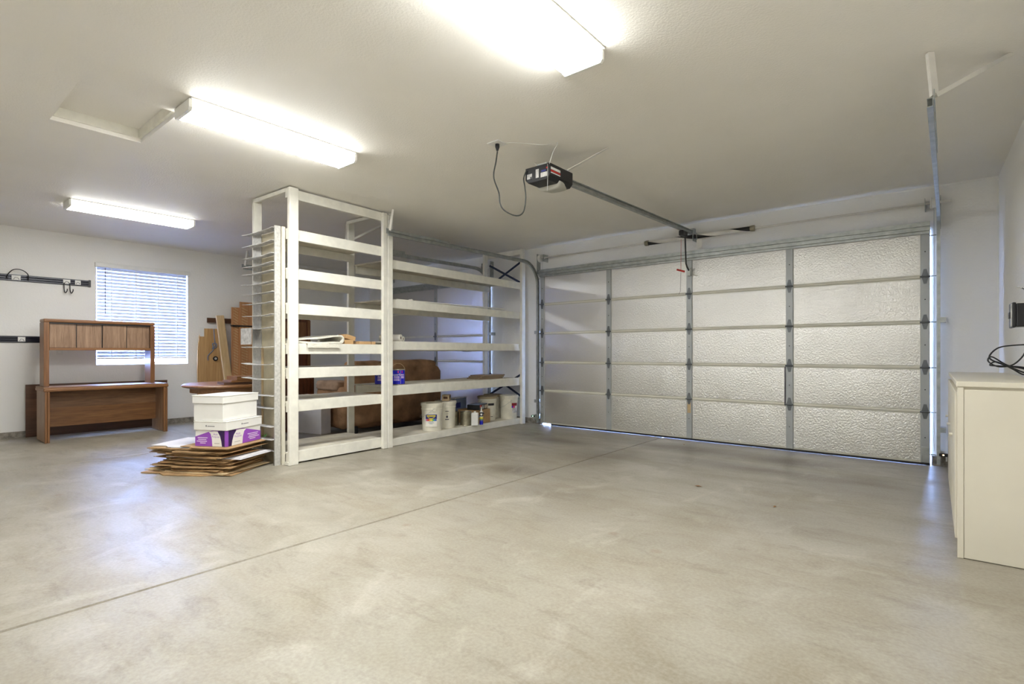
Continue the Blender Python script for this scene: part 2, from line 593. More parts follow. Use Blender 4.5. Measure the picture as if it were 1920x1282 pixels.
# window
win = thing('window_1', 'bright white framed window behind horizontal blinds', None, (XL, 0, 0), kind='structure')
wfm = MB()
for a, b in (((-0.14, WY0, WZ0), (-0.10, WY0 + 0.035, WZ1)), ((-0.14, WY1 - 0.035, WZ0), (-0.10, WY1, WZ1)),
             ((-0.14, WY0 + 0.035, WZ0), (-0.10, WY1 - 0.035, WZ0 + 0.035)), ((-0.14, WY0 + 0.035, WZ1 - 0.035), (-0.10, WY1 - 0.035, WZ1)),
             ((-0.135, (WY0 + WY1) / 2 - 0.02, WZ0 + 0.035), (-0.105, (WY0 + WY1) / 2 + 0.02, WZ1 - 0.035))):
    wfm.box(a, b)
wfm.build('window_frame', 'white', win)
ym = (WY0 + WY1) / 2
for a, b in ((WY0 + 0.035, ym - 0.02), (ym + 0.02, WY1 - 0.035)):
    B((-0.123, a, WZ0 + 0.035), (-0.118, b, WZ1 - 0.035)).build('pane', 'glass', win)

bl = thing('window_blind', 'white horizontal slat blind lowered over the window', 'blind', (XL, ym, WZ0))
B((0.002, -0.63, 1.445), (0.05, 0.63, 1.51)).build('headrail', 'white', bl, bevel=0.004)
nsl = 27
slat_me = None
for i in range(nsl):
    z = 0.135 + i * (1.43 - 0.135) / (nsl - 1)
    if slat_me is None:
        b_ = MB()
        prof = []
        for k in range(5):
            t = (k / 4 - 0.5) * 0.050
            prof.append((t, 0.0035 * (1 - (2 * k / 4 - 1) ** 2)))
        top = [(x, zz + 0.0012) for x, zz in prof]
        bot = [(x, zz - 0.0012) for x, zz in reversed(prof)]
        b_.prism(bot + top[::-1] if False else top + bot, -0.597, 0.597, 'y')
        slat_me = b_.build('slat', 'slat', bl)
        s_ = slat_me
    else:
        s_ = dup(slat_me, bl)
    s_.location = (-0.035, 0, z)
    s_.rotation_euler = (0, R(74), 0)
B((-0.06, -0.597, 0.085), (-0.008, 0.597, 0.108)).build('bottom_rail', 'white', bl, bevel=0.003)
for yy in (-0.42, -0.11, 0.19, 0.46):
    B((-0.012, yy - 0.006, 0.09), (-0.0105, yy + 0.006, 1.45)).build('ladder_tape', 'white', bl)
MB().tube([(0.0, -0.5, 1.44), (0.002, -0.5, 0.75)], 0.004, 6).build('tilt_wand', 'ink', bl)
MB().tube([(0.0, 0.545, 1.44), (0.0, 0.545, 0.52)], 0.002, 5).tube([(0, 0.545, 0.52), (0, 0.545, 0.49)], [0.004, 0.008], 8).build('pull_cord', 'white', bl)

# ------------------------------------------------------------------ garage doors
def garage_door(name, x0, x1, stiles, ncol_mats, label, zs):
    d = thing(name, label, None, ((x0 + x1) / 2, 6.86, 0), kind='structure')
    cx = (x0 + x1) / 2
    B((x0 - cx, 0.0202, zs[0]), (x1 - cx, 0.028, zs[-1])).build('outer_skin', 'railcream', d)
    for i in range(len(zs) - 1):
        za, zb = zs[i] + 0.003, zs[i + 1] - 0.003
        sec = B((x0 - cx, -0.012, za), (x1 - cx, 0.02, zb)).build('door_section', 'railcream', d)
        e = 0.020
        edges = [x0] + [c for c in stiles[1:-1]] + [x1]
        for k in range(len(stiles) - 1):
            a = stiles[k] + 0.04
            b = stiles[k + 1] - 0.04
            mt = ncol_mats[k] if isinstance(ncol_mats[k], str) else ncol_mats[k][i]
            p = MB()
            # slightly pillowed foil facing
            nx, nz = 8, 4
            vv, ff = [], []
            for q in range(nz + 1):
                for r_ in range(nx + 1):
                    fx, fz = r_ / nx, q / nz
                    rim = r_ in (0, nx) or q in (0, nz)
                    dy = -0.0135 if rim else -0.017 - 0.0012 * random.random()
                    vv.append((a - cx + (b - a) * fx, dy, za + e + (zb - za - 2 * e) * fz))
            for q in range(nz):
                for r_ in range(nx):
                    c0 = q * (nx + 1) + r_
                    ff.append((c0, c0 + 1, c0 + nx + 2, c0 + nx + 1))
            base_i = len(vv)
            p.add(vv, ff)
            p.build('foil_panel', mt, sec, smooth=True)
        if i > 0:
            B((x0 - cx + 0.002, -0.022, za - 0.013), (x1 - cx - 0.002, -0.0125, za + 0.007)).build('section_joint_rib', 'ribcream', sec, bevel=0.003, seg=1)
        for k, sx in enumerate(stiles):
            st = B((sx - 0.037 - cx, -0.030, za + 0.004), (sx + 0.037 - cx, -0.012, zb - 0.004))
            st.build('stile', 'stile', sec, bevel=0.002, seg=1)
            if i > 0:
                h = MB()
                h.prism([(sx - cx - 0.03, za), (sx - cx - 0.012, za - 0.075), (sx - cx + 0.012, za - 0.075), (sx - cx + 0.03, za),
                         (sx - cx + 0.012, za + 0.075), (sx - cx - 0.012, za + 0.075)], -0.034, -0.030, 'y')
                h.tube([(sx - cx - 0.042, -0.040, za - 0.003), (sx - cx + 0.042, -0.040, za - 0.003)], 0.009, 8)
                h.build('hinge', 'hinge', sec)
            bt = MB().tube([(sx - cx, -0.0302, (za + zb) / 2), (sx - cx, -0.033, (za + zb) / 2)], 0.006, 8)
            bt.build('bolt', 'black', sec)
    return d, cx

ZS = [0.022, 0.545, 0.995, 1.457, 1.92, 2.43]
door1, c1 = garage_door('door_1', -5.055, -0.15, [-5.015, -3.82, -2.63, -1.44, -0.19],
                        ['foil_fine', 'foil', 'foil', 'foil'],
                        'wide sectional garage door lined with silver foil panels', ZS)
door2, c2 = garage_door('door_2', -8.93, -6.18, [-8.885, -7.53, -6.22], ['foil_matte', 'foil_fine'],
                        'single sectional garage door behind the shelving', ZS)
for d, cx, xa, xb in ((door1, c1, -4.86, -0.15), (door2, c2, -8.93, -6.18)):
    B((xa - cx, -0.012, 0.002), (xb - cx, 0.014, 0.024)).build('bottom_seal', 'black', d)
    st = MB()                        # ribbed strut along the top
    xa2 = -5.055 if d is door1 else -8.93
    y0_, y1_ = -0.085, -0.030
    st.prism([(-0.03, 2.355), (-0.03, 2.475), (-0.052, 2.475), (-0.052, 2.450), (-0.085, 2.450), (-0.085, 2.425), (-0.06, 2.425), (-0.06, 2.405),
              (-0.085, 2.405), (-0.085, 2.380), (-0.052, 2.380), (-0.052, 2.355)], xa2 - cx, xb - cx, 'x')
    st.build('top_strut', 'galv', d)
    for s in (0, 1):
        xx = (xa2 if s == 0 else xb) - cx
        B((xx - (0 if s == 0 else 0.07), -0.036, 0.03), (xx + (0.07 if s == 0 else 0), -0.030, 0.19)).build('corner_bracket', 'galv', d, bevel=0.01, seg=2)
        for zz in ZS[1:-1] + [0.12, 2.33]:
            dx = -0.05 if s == 0 else 0.05
            MB().tube([(xx, -0.045, zz), (xx + dx, -0.045, zz)], 0.006, 8).build('roller_stem', 'galv', d)
# warning label and a strip of loose tape on the doors
B((-2.63 - c1 - 0.022, -0.0335, 0.36), (-2.63 - c1 + 0.022, -0.0302, 0.50)).build('warning_label', 'cardlight', door1)
B((-1.492 - c1, -0.0335, 0.53), (-1.480 - c1, -0.0290, 0.98)).build('loose_tape', 'ink', door1)
B((-6.62 - c2, -0.024, 1.225), (-6.575 - c2, -0.018, 1.245)).build('lock_latch', 'black', door2)
lc = MB().tube([(-7.2 - c2 + t * 0.85, -0.04, 1.26 - 0.09 * math.sin(t * 2.6)) for t in [i / 12 for i in range(13)]], 0.004, 6)
lc.build('lock_cable', 'black', door2)

# tracks
def track(name, label, x, side, zh, near, far_curve=6.38, group='galvanised garage door tracks'):
    t = thing(name, label, 'door track', (x, 6.81, 0), 0, group)
    y = 0.0
    rad = 0.36
    zt = zh
    path = [(0, 0, 0.03), (0, 0, zt - rad)]
    for k in range(1, 9):
        a = k / 8 * PI / 2
        path.append((0, -rad * (1 - math.cos(a)), zt - rad + rad * math.sin(a)))
    path.append((0, near - 6.81, zt - 0.02))
    m = MB()
    # C channel swept along the path (in the YZ plane)
    prof = [(-0.018, -0.026), (0.016, -0.026), (0.016, 0.026), (-0.018, 0.026)]
    P = [Vector(p) for p in path]
    rings = []
    for i, p in enumerate(P):
        a = P[max(0, i - 1)]
        b = P[min(len(P) - 1, i + 1)]
        tg = (b - a).normalized()
        nn = Vector((1, 0, 0)).cross(tg)
        ring = []
        for sx, sn in [(side * 0.016, -0.025), (side * 0.016, 0.025), (-side * 0.012, 0.025), (-side * 0.012, 0.021), (side * 0.0125, 0.021),
                       (side * 0.0125, -0.021), (-side * 0.012, -0.021), (-side * 0.012, -0.025)]:
            ring.append(p + Vector((1, 0, 0)) * sx + nn * sn)
        rings.append(ring)
    k = len(rings[0])
    vs = [v for r_ in rings for v in r_]
    fs = []
    for i in range(len(rings) - 1):
        for j in range(k):
            q = (j + 1) % k
            fs.append((i * k + j, i * k + q, (i + 1) * k + q, (i + 1) * k + j))
    fs.append(tuple(range(k)))
    fs.append(tuple((len(rings) - 1) * k + j for j in range(k)))
    m.add(vs, fs)
    m.build('track_channel', 'galv', t)
    # mounting angle along the horizontal run
    m = MB().bar((side * 0.02, near - 6.81 - 0.02, zt + 0.012), (side * 0.02, near - 6.81 + 1.0, zt + 0.016), 0.004, 0.06)
    m.build('stiffening_angle', 'galv', t)
    # wall brackets
    for zz in (0.35, 1.45):
        b = B((side * 0.016, -0.02, zz), (side * 0.06, 0.09 - 0.003, zz + 0.05))
        b.build('wall_bracket', 'galv', t)
    b = B((side * 0.014, -0.005, zt - 0.16), (side * 0.020, 0.087, zt + 0.16))
    b.build('flag_bracket', 'galv', t)
    # white hanger braces up to the ceiling
    top = ZC - 0.004
    e = Vector((side * 0.02, near - 6.81 + 0.03, zt + 0.02))
    for dx, dy in (((-0.02 if side > 0 else 0.02), 0.03), (0.33 * (1 if side > 0 else -0.5), 0.34 if side > 0 else 0.12)):
        m = MB().bar(tuple(e), (e.x + dx, e.y + dy, top), 0.034, 0.024)
        m.build('hanger_brace', 'whitestrap', t)
    return t
track('door_track', 'galvanised track left of the wide garage door, along the shelving front', -5.085, -1, 2.57, 3.88)
track('door_track', 'galvanised track right of the wide garage door, beside the cream cabinet wall', -0.085, 1, 2.56, 3.76)
track('door_track', 'galvanised track behind the shelving, right of the single door', -6.13, 1, 2.57, 3.95)
track('door_track', 'galvanised track at the window wall side of the single door', -8.985, -1, 2.57, 3.92)

# torsion shaft and springs
def shaft(label, xa, xb, spring):
    t = thing('torsion_shaft', label, 'door spring', ((xa + xb) / 2, 6.79, 2.65))
    c = (xa + xb) / 2
    MB().tube([(xa - c, 0, 0), (xb - c, 0, 0)], 0.0125, 10).build('shaft', 'whitestrap', t, smooth=True)
    for xx, s in ((xa + 0.04 - c, 1), (xb - 0.14 - c, -1)):
        m = MB()
        prof = [(0.013, -0.03), (0.045, -0.03), (0.062, -0.02), (0.05, -0.012), (0.05, 0.015), (0.058, 0.022), (0.058, 0.028), (0.013, 0.028)]
        m.lathe(prof, 20, Matrix.Translation((xx, 0, 0)) @ Matrix.Rotation(PI / 2, 4, 'Y'))
        m.build('cable_drum', 'white', t, smooth=False)
        MB().tube([(xx, 0.055, 0), (xx, 0.05, -2.5)], 0.002, 5).build('lift_cable', 'galv', t)
    for xx in (xa + 0.11 - c, xb - 0.21 - c):
        B((xx - 0.003, -0.03, -0.06), (xx + 0.003, 0.108, 0.05)).build('bearing_plate', 'galv', t)
    if spring:
        sa, sb, sm = spring
        MB().tube([(sa - c, 0, 0), (sb - c, 0, 0)], 0.029, 14).build('spring_coil', 'whitestrap', t, smooth=True)
        # dark ribbon winding along the coil
        turns = 2.0
        m = MB()
        vs, fs = [], []
        N = 90
        for i in range(N + 1):
            u = i / N
            a = turns * 2 * PI * u + 3.6
            wdt = 2.4
            for q in range(7):
                b_ = a + (q / 6 - 0.5) * wdt
                vs.append((sa - c + (sb - sa) * u, 0.0302 * math.cos(b_), 0.0302 * math.sin(b_)))
        for i in range(N):
            for q in range(6):
                k = i * 7 + q
                fs.append((k, k + 1, k + 8, k + 7))
        m.add(vs, fs)
        m.build('spring_stripe', 'black', t, smooth=True)
        for xx in (sa, sb):
            m = MB().lathe([(0.0, -0.03), (0.034, -0.03), (0.038, -0.01), (0.038, 0.02), (0.0, 0.03)], 14,
                           Matrix.Translation((xx - c, 0, 0)) @ Matrix.Rotation(PI / 2, 4, 'Y'))
            m.build('winding_cone', 'tin', t)
        B((sm - c - 0.004, -0.045, -0.06), (sm - c + 0.004, 0.108, 0.06)).build('centre_bracket', 'galv', t)
        m = B((sm + 0.05 - c, -0.048, -0.16), (sm + 0.12 - c, -0.046, -0.055))
        m.tube([(sm + 0.06 - c, -0.047, -0.055), (sm + 0.04 - c, -0.04, 0.03)], 0.002, 5)
        m.build('hanging_tag', 'white', t)
    return t
shaft('torsion shaft with dark striped spring above the wide garage door', -5.06, 0.02, (-3.2, -1.83, -2.55))
shaft('thin torsion shaft above the single door behind the shelving', -8.96, -6.06, None)

# photo-eye sensors at the feet of the wide door's tracks
for lab, x, ledm, s in (('black safety sensor with a green light at the shelving side track foot', -5.135, 'led_green', -1),
                        ('black safety sensor with an amber light at the cabinet side track foot', -0.045, 'led_amber', 1)):
    t = thing('safety_sensor', lab, 'sensor', (x, 6.76, 0.12))
    MB().box((-0.035, -0.02, 0.0), (0.035, 0.02, 0.03)).build('sensor_body', 'black', t, bevel=0.006)
    B((-0.006, -0.0215, 0.011), (0.006, -0.020, 0.021)).build('indicator_light', ledm, t)
    B((-s * 0.035 - 0.012, -0.015, -0.03), (-s * 0.035 + 0.012, 0.139, 0.045)).build('sensor_bracket', 'galv', t)
    MB().tube([(s * 0.02, 0.01, 0), (s * 0.022, 0.03, -0.05), (s * 0.028, 0.1, -0.06), (s * 0.03, 0.118, 0.4)], 0.003, 5).build('sensor_wire', 'white', t)

# ------------------------------------------------------------------ fluorescent lights
def fluorescent(label, x, y0, y1, k=1.0):
    t = thing('fluorescent_light', label, 'ceiling light', (x, (y0 + y1) / 2, ZC), group='wraparound fluorescent ceiling lights')
    L = (y1 - y0) / 2
    w_ = 0.128
    bot = emit('lit_prismatic_lens_bottom', LAMP_COL, LAMP * k)
    sid = emit('lit_prismatic_lens_side', LAMP_COL, LAMP_SIDE * k)
    B((-w_ - 0.016, -L, -0.010), (w_ + 0.016, L, -0.001)).build('mounting_pan', 'whitemetal', t)
    m = MB().prism([(-w_ + 0.004, -0.062), (-w_ + 0.014, -0.078), (w_ - 0.014, -0.078), (w_ - 0.004, -0.062)], -L + 0.012, L - 0.012, 'y')
    m.build('lens_bottom', bot, t)
    for s in (-1, 1):
        a, b = sorted((s * (w_ - 0.003), s * w_))
        B((a, -L + 0.012, -0.064), (b, L - 0.012, -0.0105)).build('lens_side', sid, t)
    for s in (-1, 1):
        m = MB().prism([(-w_ - 0.004, -0.0102), (-w_ - 0.004, -0.066), (-w_ + 0.01, -0.083), (w_ - 0.01, -0.083), (w_ + 0.004, -0.066), (w_ + 0.004, -0.0102)],
                       s * L - 0.011, s * L + 0.011, 'y')
        m.build('end_cap', 'whitemetal', t)
    return t
fluorescent('lit fluorescent light nearest the garage door opener', -1.62, 1.34, 2.60, 1.1)
fluorescent('lit fluorescent light next to the attic hatch', -4.02, 1.355, 2.625)
fluorescent('lit fluorescent light nearest the window wall', -7.58, 1.395, 2.64, 0.5)

# ------------------------------------------------------------------ door opener
op = thing('garage_door_opener', 'black ceiling garage door opener with a long steel rail', 'door opener', (-2.605, 3.65, 2.55))
hx, hy = 0.125, 0.17
m = MB()
m.prism([(-hx, 0.03), (-hx + 0.03, 0.0), (hx - 0.03, 0.0), (hx, 0.03), (hx, 0.13), (-hx, 0.13)], -hy, hy, 'y')
hous = m.build('motor_housing', 'black', op, bevel=0.006)
B((hx, -0.155, 0.062), (hx + 0.0012, -0.02, 0.076)).build('red_stripe', 'redplastic', hous)
B((hx, -0.155, 0.080), (hx + 0.0012, -0.02, 0.100)).build('white_lettering_strip', 'white', hous)
B((hx, -0.155, 0.050), (hx + 0.0012, -0.02, 0.058)).build('white_lettering_strip', 'white', hous)
for a, b, mt in (((-0.105, 0.035), (-0.055, 0.075), 'bone'), ((-0.015, 0.030), (0.015, 0.100), 'bone'), ((0.035, 0.025), (0.10, 0.062), 'bone'),
                 ((0.04, 0.068), (0.085, 0.082), 'navy')):
    B((a[0], -hy - 0.0015, a[1]), (b[0], -hy, b[1])).build('printed_label', mt, hous)
B((-0.07, -hy - 0.003, 0.025), (-0.058, -hy - 0.0016, 0.05)).build('printed_symbol', 'black', hous)
MB().tube([(0.098, -hy - 0.004, 0.092), (0.098, -hy, 0.092)], 0.007, 10).build('learn_button', 'redplastic', hous)
B((-0.02, -0.15, 0.131), (0.08, -0.05, 0.15)).build('terminal_cover', 'galv', op, bevel=0.004)
# frosted half-round lamp lens at the far end, larger than the housing
m = MB()
vs, fs = [], []
NA, NB = 20, 8
for j in range(NB + 1):
    v_ = j / NB * PI / 2
    for i in range(NA):
        a = 2 * PI * i / NA
        q = 4.0
        ca, sa = math.cos(a), math.sin(a)
        rx = 0.120 * math.copysign(abs(ca) ** 0.6, ca)
        rz = 0.098 * math.copysign(abs(sa) ** 0.6, sa)
        k = math.cos(v_) ** 0.6 if j < NB else 0.02
        vs.append((rx * k, -0.02 + 0.235 * math.sin(v_), 0.066 + rz * k))
for j in range(NB):
    for i in range(NA):
        q = (i + 1) % NA
        fs.append((j * NA + i, j * NA + q, (j + 1) * NA + q, (j + 1) * NA + i))
fs.append(tuple(range(NA)))
m.add(vs, fs).build('lamp_lens', 'dome', op, smooth=True)
# rail (a T bar) to the header
m = MB()
Lr = 6.88 - 3.65
m.bar((0, 0.12, 0.125), (0, Lr - 0.005, 0.195), 0.045, 0.008)
m.bar((0, 0.12, 0.103), (0, Lr - 0.005, 0.173), 0.008, 0.045)
m.bar((0, 0.12, 0.083), (0, Lr - 0.005, 0.153), 0.040, 0.006)
m.build('rail', 'galv', op)
B((-0.04, Lr - 0.05, 0.14), (0.04, Lr + 0.016, 0.22)).build('header_bracket', 'galv', op)
m = B((-0.03, 2.84, 0.075), (0.03, 3.0, 0.140))
m.build('trolley', 'black', op, bevel=0.01)
m = MB()
arm = [(0, 2.98, 0.08), (0, 2.995, -0.10), (0, 3.01, -0.26), (-0.005, 3.06, -0.30), (-0.01, 3.13, -0.33)]
m.tube(arm, 0.010, 8)
m.build('door_arm', 'black', op)
B((-0.03, 3.125, -0.40), (0.01, 3.178, -0.30)).build('arm_bracket', 'galv', op)
MB().tube([(-0.02, 2.9, 0.04), (-0.022, 2.9, -0.36)], 0.0025, 5).build('release_cord', 'redplastic', op)
MB().tube([(-0.07, 2.88, -0.345), (0.02, 2.92, -0.375)], 0.012, 8).build('release_handle', 'redplastic', op)
MB().tube([(-0.022, 2.9, -0.38), (-0.03, 2.9, -0.62), (-0.05, 2.9, -0.66)], 0.002, 5).build('cord_tail', 'cable', op)
# hanger: cross strap and braces to the ceiling
m = MB().bar((-0.13, 0.1, 0.134), (0.13, 0.1, 0.134), 0.03, 0.004)
m.bar((0.12, 0.1, 0.135), (0.43, 0.24, ZC - 2.55 - 0.003), 0.036, 0.004)
m.bar((-0.12, 0.1, 0.135), (-0.25, 0.14, ZC - 2.55 - 0.003), 0.026, 0.004)
m.build('hanger_strap', 'whitestrap', op)

def catmull(P, k=8):
    P = [Vector(p) for p in P]
    out = []
    for i in range(len(P) - 1):
        p0 = P[max(0, i - 1)]
        p1, p2 = P[i], P[i + 1]
        p3 = P[min(len(P) - 1, i + 2)]
        for j in range(k):
            t = j / k
            out.append(0.5 * ((2 * p1) + (-p0 + p2) * t + (2 * p0 - 5 * p1 + 4 * p2 - p3) * t * t + (-p0 + 3 * p1 - 3 * p2 + p3) * t ** 3))
    out.append(P[-1])
    return out

ot = thing('ceiling_outlet', 'white outlet plate on the ceiling with a black plug', 'outlet', (-2.83, 3.24, ZC))
B((-0.06, -0.06, -0.006), (0.06, 0.06, -0.001)).build('outlet_plate', 'white', ot, bevel=0.003)
MB().tube([(0, 0, -0.007), (0, 0, -0.03), (0, 0, -0.06)], [0.018, 0.018, 0.008], 10).build('plug', 'black', ot)
co = MB().tube(catmull([(-2.83, 3.24, 2.78), (-2.84, 3.235, 2.70), (-2.865, 3.235, 2.58), (-2.85, 3.28, 2.46), (-2.84, 3.29, 2.36), (-2.80, 3.32, 2.30),
                       (-2.75, 3.39, 2.275), (-2.72, 3.44, 2.31), (-2.71, 3.46, 2.42), (-2.715, 3.455, 2.52), (-2.735, 3.465, 2.60), (-2.71, 3.472, 2.66)]), 0.0055, 8)
tag(co.build('power_cord', 'cable', smooth=True), 'dark power cord drooping from the ceiling plug to the opener', 'cord')
wr = MB().tube(catmull([(-2.77, 3.26, ZC - 0.003), (-2.66, 3.36, ZC - 0.004), (-2.55, 3.5, ZC - 0.003), (-2.44, 3.53, ZC - 0.004), (-2.44, 3.47, 2.75), (-2.47, 3.462, 2.66)], 5), 0.0022, 5)
tag(wr.build('bell_wire', 'white', smooth=True), 'thin white wire tacked along the ceiling to the opener', 'wire')
wr = MB().tube(catmull([(-2.485, 3.455, 2.66), (-2.478, 3.45, 2.60), (-2.482, 3.455, 2.55), (-2.49, 3.46, 2.44)], 5), 0.0012, 5)
tag(wr.build('antenna_wire', 'white', smooth=True), 'thin pale antenna wire hanging off the opener', 'wire')

# ------------------------------------------------------------------ storage shelving
SA = R(2.3)
sh = thing('storage_shelving', 'tall cream-painted wooden shelving dividing the garage', 'shelving', (-5.15, 2.70, 0), SA)
DP = 0.76            # depth of the shelving
T2 = 0.04
def post(x0, y0, w, d, z1=2.832, z0=0.0):
    return B((x0, y0, z0), (x0 + d, y0 + w, z1)).build('post', 'shelf', sh, bevel=0.004, seg=1)
YM, YE = 1.19, 4.02      # middle posts, far end
post(-0.045, 0.0, 0.10, 0.045)
post(-0.045, YM, 0.06, 0.045, 2.82)
post(-0.040, YM + 0.066, 0.075, 0.045, 2.80)
post(-0.045, YE - 0.03, 0.085, 0.045)
post(-DP, 0.0, 0.09, 0.04)
post(-DP, YM + 0.03, 0.09, 0.04)
post(-DP, YE - 0.12, 0.09, 0.04)
LZ = [2.418, 2.015, 1.657, 1.245, 0.993, 0.650, 0.130]
RZ = [2.285, 1.803, 1.290, 0.745, 0.095]
def rail(x0, y0, y1, zt, h):
    B((x0, y0, zt - h), (x0 + 0.035, y1, zt)).build('rail', 'shelf', sh, bevel=0.003, seg=1)
# top frame of the near bay (no deck)
rail(-0.082, 0.0, YM + 0.13, 2.828, 0.10)
for yy in (0.0, YM + 0.02):
    B((-DP, yy, 2.79), (-0.085, yy + 0.04, 2.83)).build('end_rail', 'shelf', sh, bevel=0.003, seg=1)
B((-DP, YE - 0.02, 2.74), (-0.045, YE + 0.01, 2.82)).build('end_rail', 'shelf', sh, bevel=0.003, seg=1)
for i, z in enumerate(LZ):
    h = 0.112 if i < 6 else 0.115
    rail(-0.082, 0.005, YM + 0.02, z, h)
    rail(-DP + 0.042, 0.005, YM + 0.02, z - 0.02, 0.095)
    dk = B((-DP + 0.002, 0.002, z - 0.018), (-0.083, YM + 0.02, z - 0.002))
    dk.build('shelf_deck', 'deck', sh)
    B((-DP + 0.08, -0.004, z - 0.055), (-0.09, 0.0, z - 0.012)).build('end_cleat', 'shelf', sh)
for i, z in enumerate(RZ):
    h = 0.122 if i == 3 else 0.108
    if i == 4:
        h = 0.092
    rail(-0.082, YM + 0.145, YE + 0.03, z, h)
    rail(-DP + 0.042, YM + 0.125, YE - 0.03, z - 0.02, min(h - 0.01, 0.072 if i == 4 else 0.1))
    B((-DP + 0.002, YM + 0.125, z - 0.018), (-0.083, YE - 0.005, z - 0.002)).build('shelf_deck', 'deck', sh)
# steel strap bracing on the far end
for za, zb in ((2.63, 2.28), (0.80, 0.44)):
    for a, b in ((za, zb), (zb, za)):
        MB().bar((-0.05, YE + 0.015 + (0.003 if a > b else 0), a), (-DP + 0.04, YE + 0.015 + (0.003 if a > b else 0), b), 0.004, 0.034).build('strap_brace', 'darksteel', sh)
# shelf ends on the near side post: little painted block
B((-0.075, -0.012, 0.005), (0.0, 0.0, 0.035)).build('foot_block', 'shelf', sh)

def sw(x, y, z):      # shelving local -> world
    c_, s_ = math.cos(SA), math.sin(SA)
    return (-5.15 + x * c_ - y * s_, 2.70 + x * s_ + y * c_, z)

# ------------------------------------------------------------------ slatted metal rack standing against the shelving end
rk = thing('slatted_rack', 'dusty white metal rack of thin bent fins against the shelving end', 'rack', (-5.27, 2.652, 0), R(1.0))
B((-0.016, -0.045, 0), (0.0, 0.015, 2.44)).build('side_strip', 'bonewall', rk)
B((0.004, 0.018, 0), (0.028, 0.05, 2.435)).build('edge_board', 'cabinet', rk)
B((-0.58, 0.010, 0), (-0.40, 0.016, 2.43)).build('mesh_strip', 'bonewall', rk)
B((-0.40, 0.020, 0), (-0.016, 0.03, 2.40)).build('backing_board', 'bonepanel', rk)
B((-0.392, 0.008, 0.2), (-0.362, 0.0195, 1.2)).build('batten', 'cardlight', rk)
FZ = [2.43, 2.30, 2.17, 2.08, 1.995, 1.887, 1.78, 1.676, 1.55, 1.417, 1.217, 1.04, 0.888, 0.715, 0.586, 0.40, 0.27, 0.15]
for i, z in enumerate(FZ):
    m = MB()
    vs, fs = [], []
    N = 10
    sag = random.uniform(0.004, 0.014)
    for k in range(N + 1):
        u = k / N
        x = -0.665 + u * 0.648
        for yy, dz in ((-0.073 + 0.006 * math.sin(9 * u + i) if i < 17 else -0.035, 0), (0.008, 0.004)):
            for t in (0.0, 0.005):
                vs.append((x, yy if (u > 0.12 or yy < 0) else yy, z - 0.012 + t + dz - sag * math.sin(PI * u) + random.uniform(-0.0015, 0.0015)))
    for k in range(N):
        a = k * 4
        b = a + 4
        fs += [(a, b, b + 2, a + 2), (a + 1, a + 3, b + 3, b + 1), (a, a + 1, b + 1, b), (a + 2, b + 2, b + 3, a + 3)]
    fs += [(0, 2, 3, 1), (N * 4, N * 4 + 1, N * 4 + 3, N * 4 + 2)]
    m.add(vs, fs)
    m.build('fin', 'bone', rk)
# torn dusty sheet on one fin
B((-0.66, -0.084, 1.235), (-0.42, -0.081, 1.41)).build('torn_sheet', 'bone', rk)
lf = thing('leaf_sprig', 'small green plastic leaf sprig on a low fin of the rack', 'leaf', (-5.43, 2.575, 0.279))
for k in range(4):
    a = k * 1.5
    m = MB().add([(0, 0, 0), (0.02 * math.cos(a) - 0.006, 0.02 * math.sin(a), 0.02), (0.03 * math.cos(a), 0.03 * math.sin(a), 0.04), (0.02 * math.cos(a) + 0.008, 0.02 * math.sin(a), 0.018),
                  (0.02 * math.cos(a), 0.02 * math.sin(a), 0.016)], [(0, 1, 4), (1, 2, 4), (2, 3, 4), (3, 0, 4)])
    m.build('leaf', 'leaf', lf)

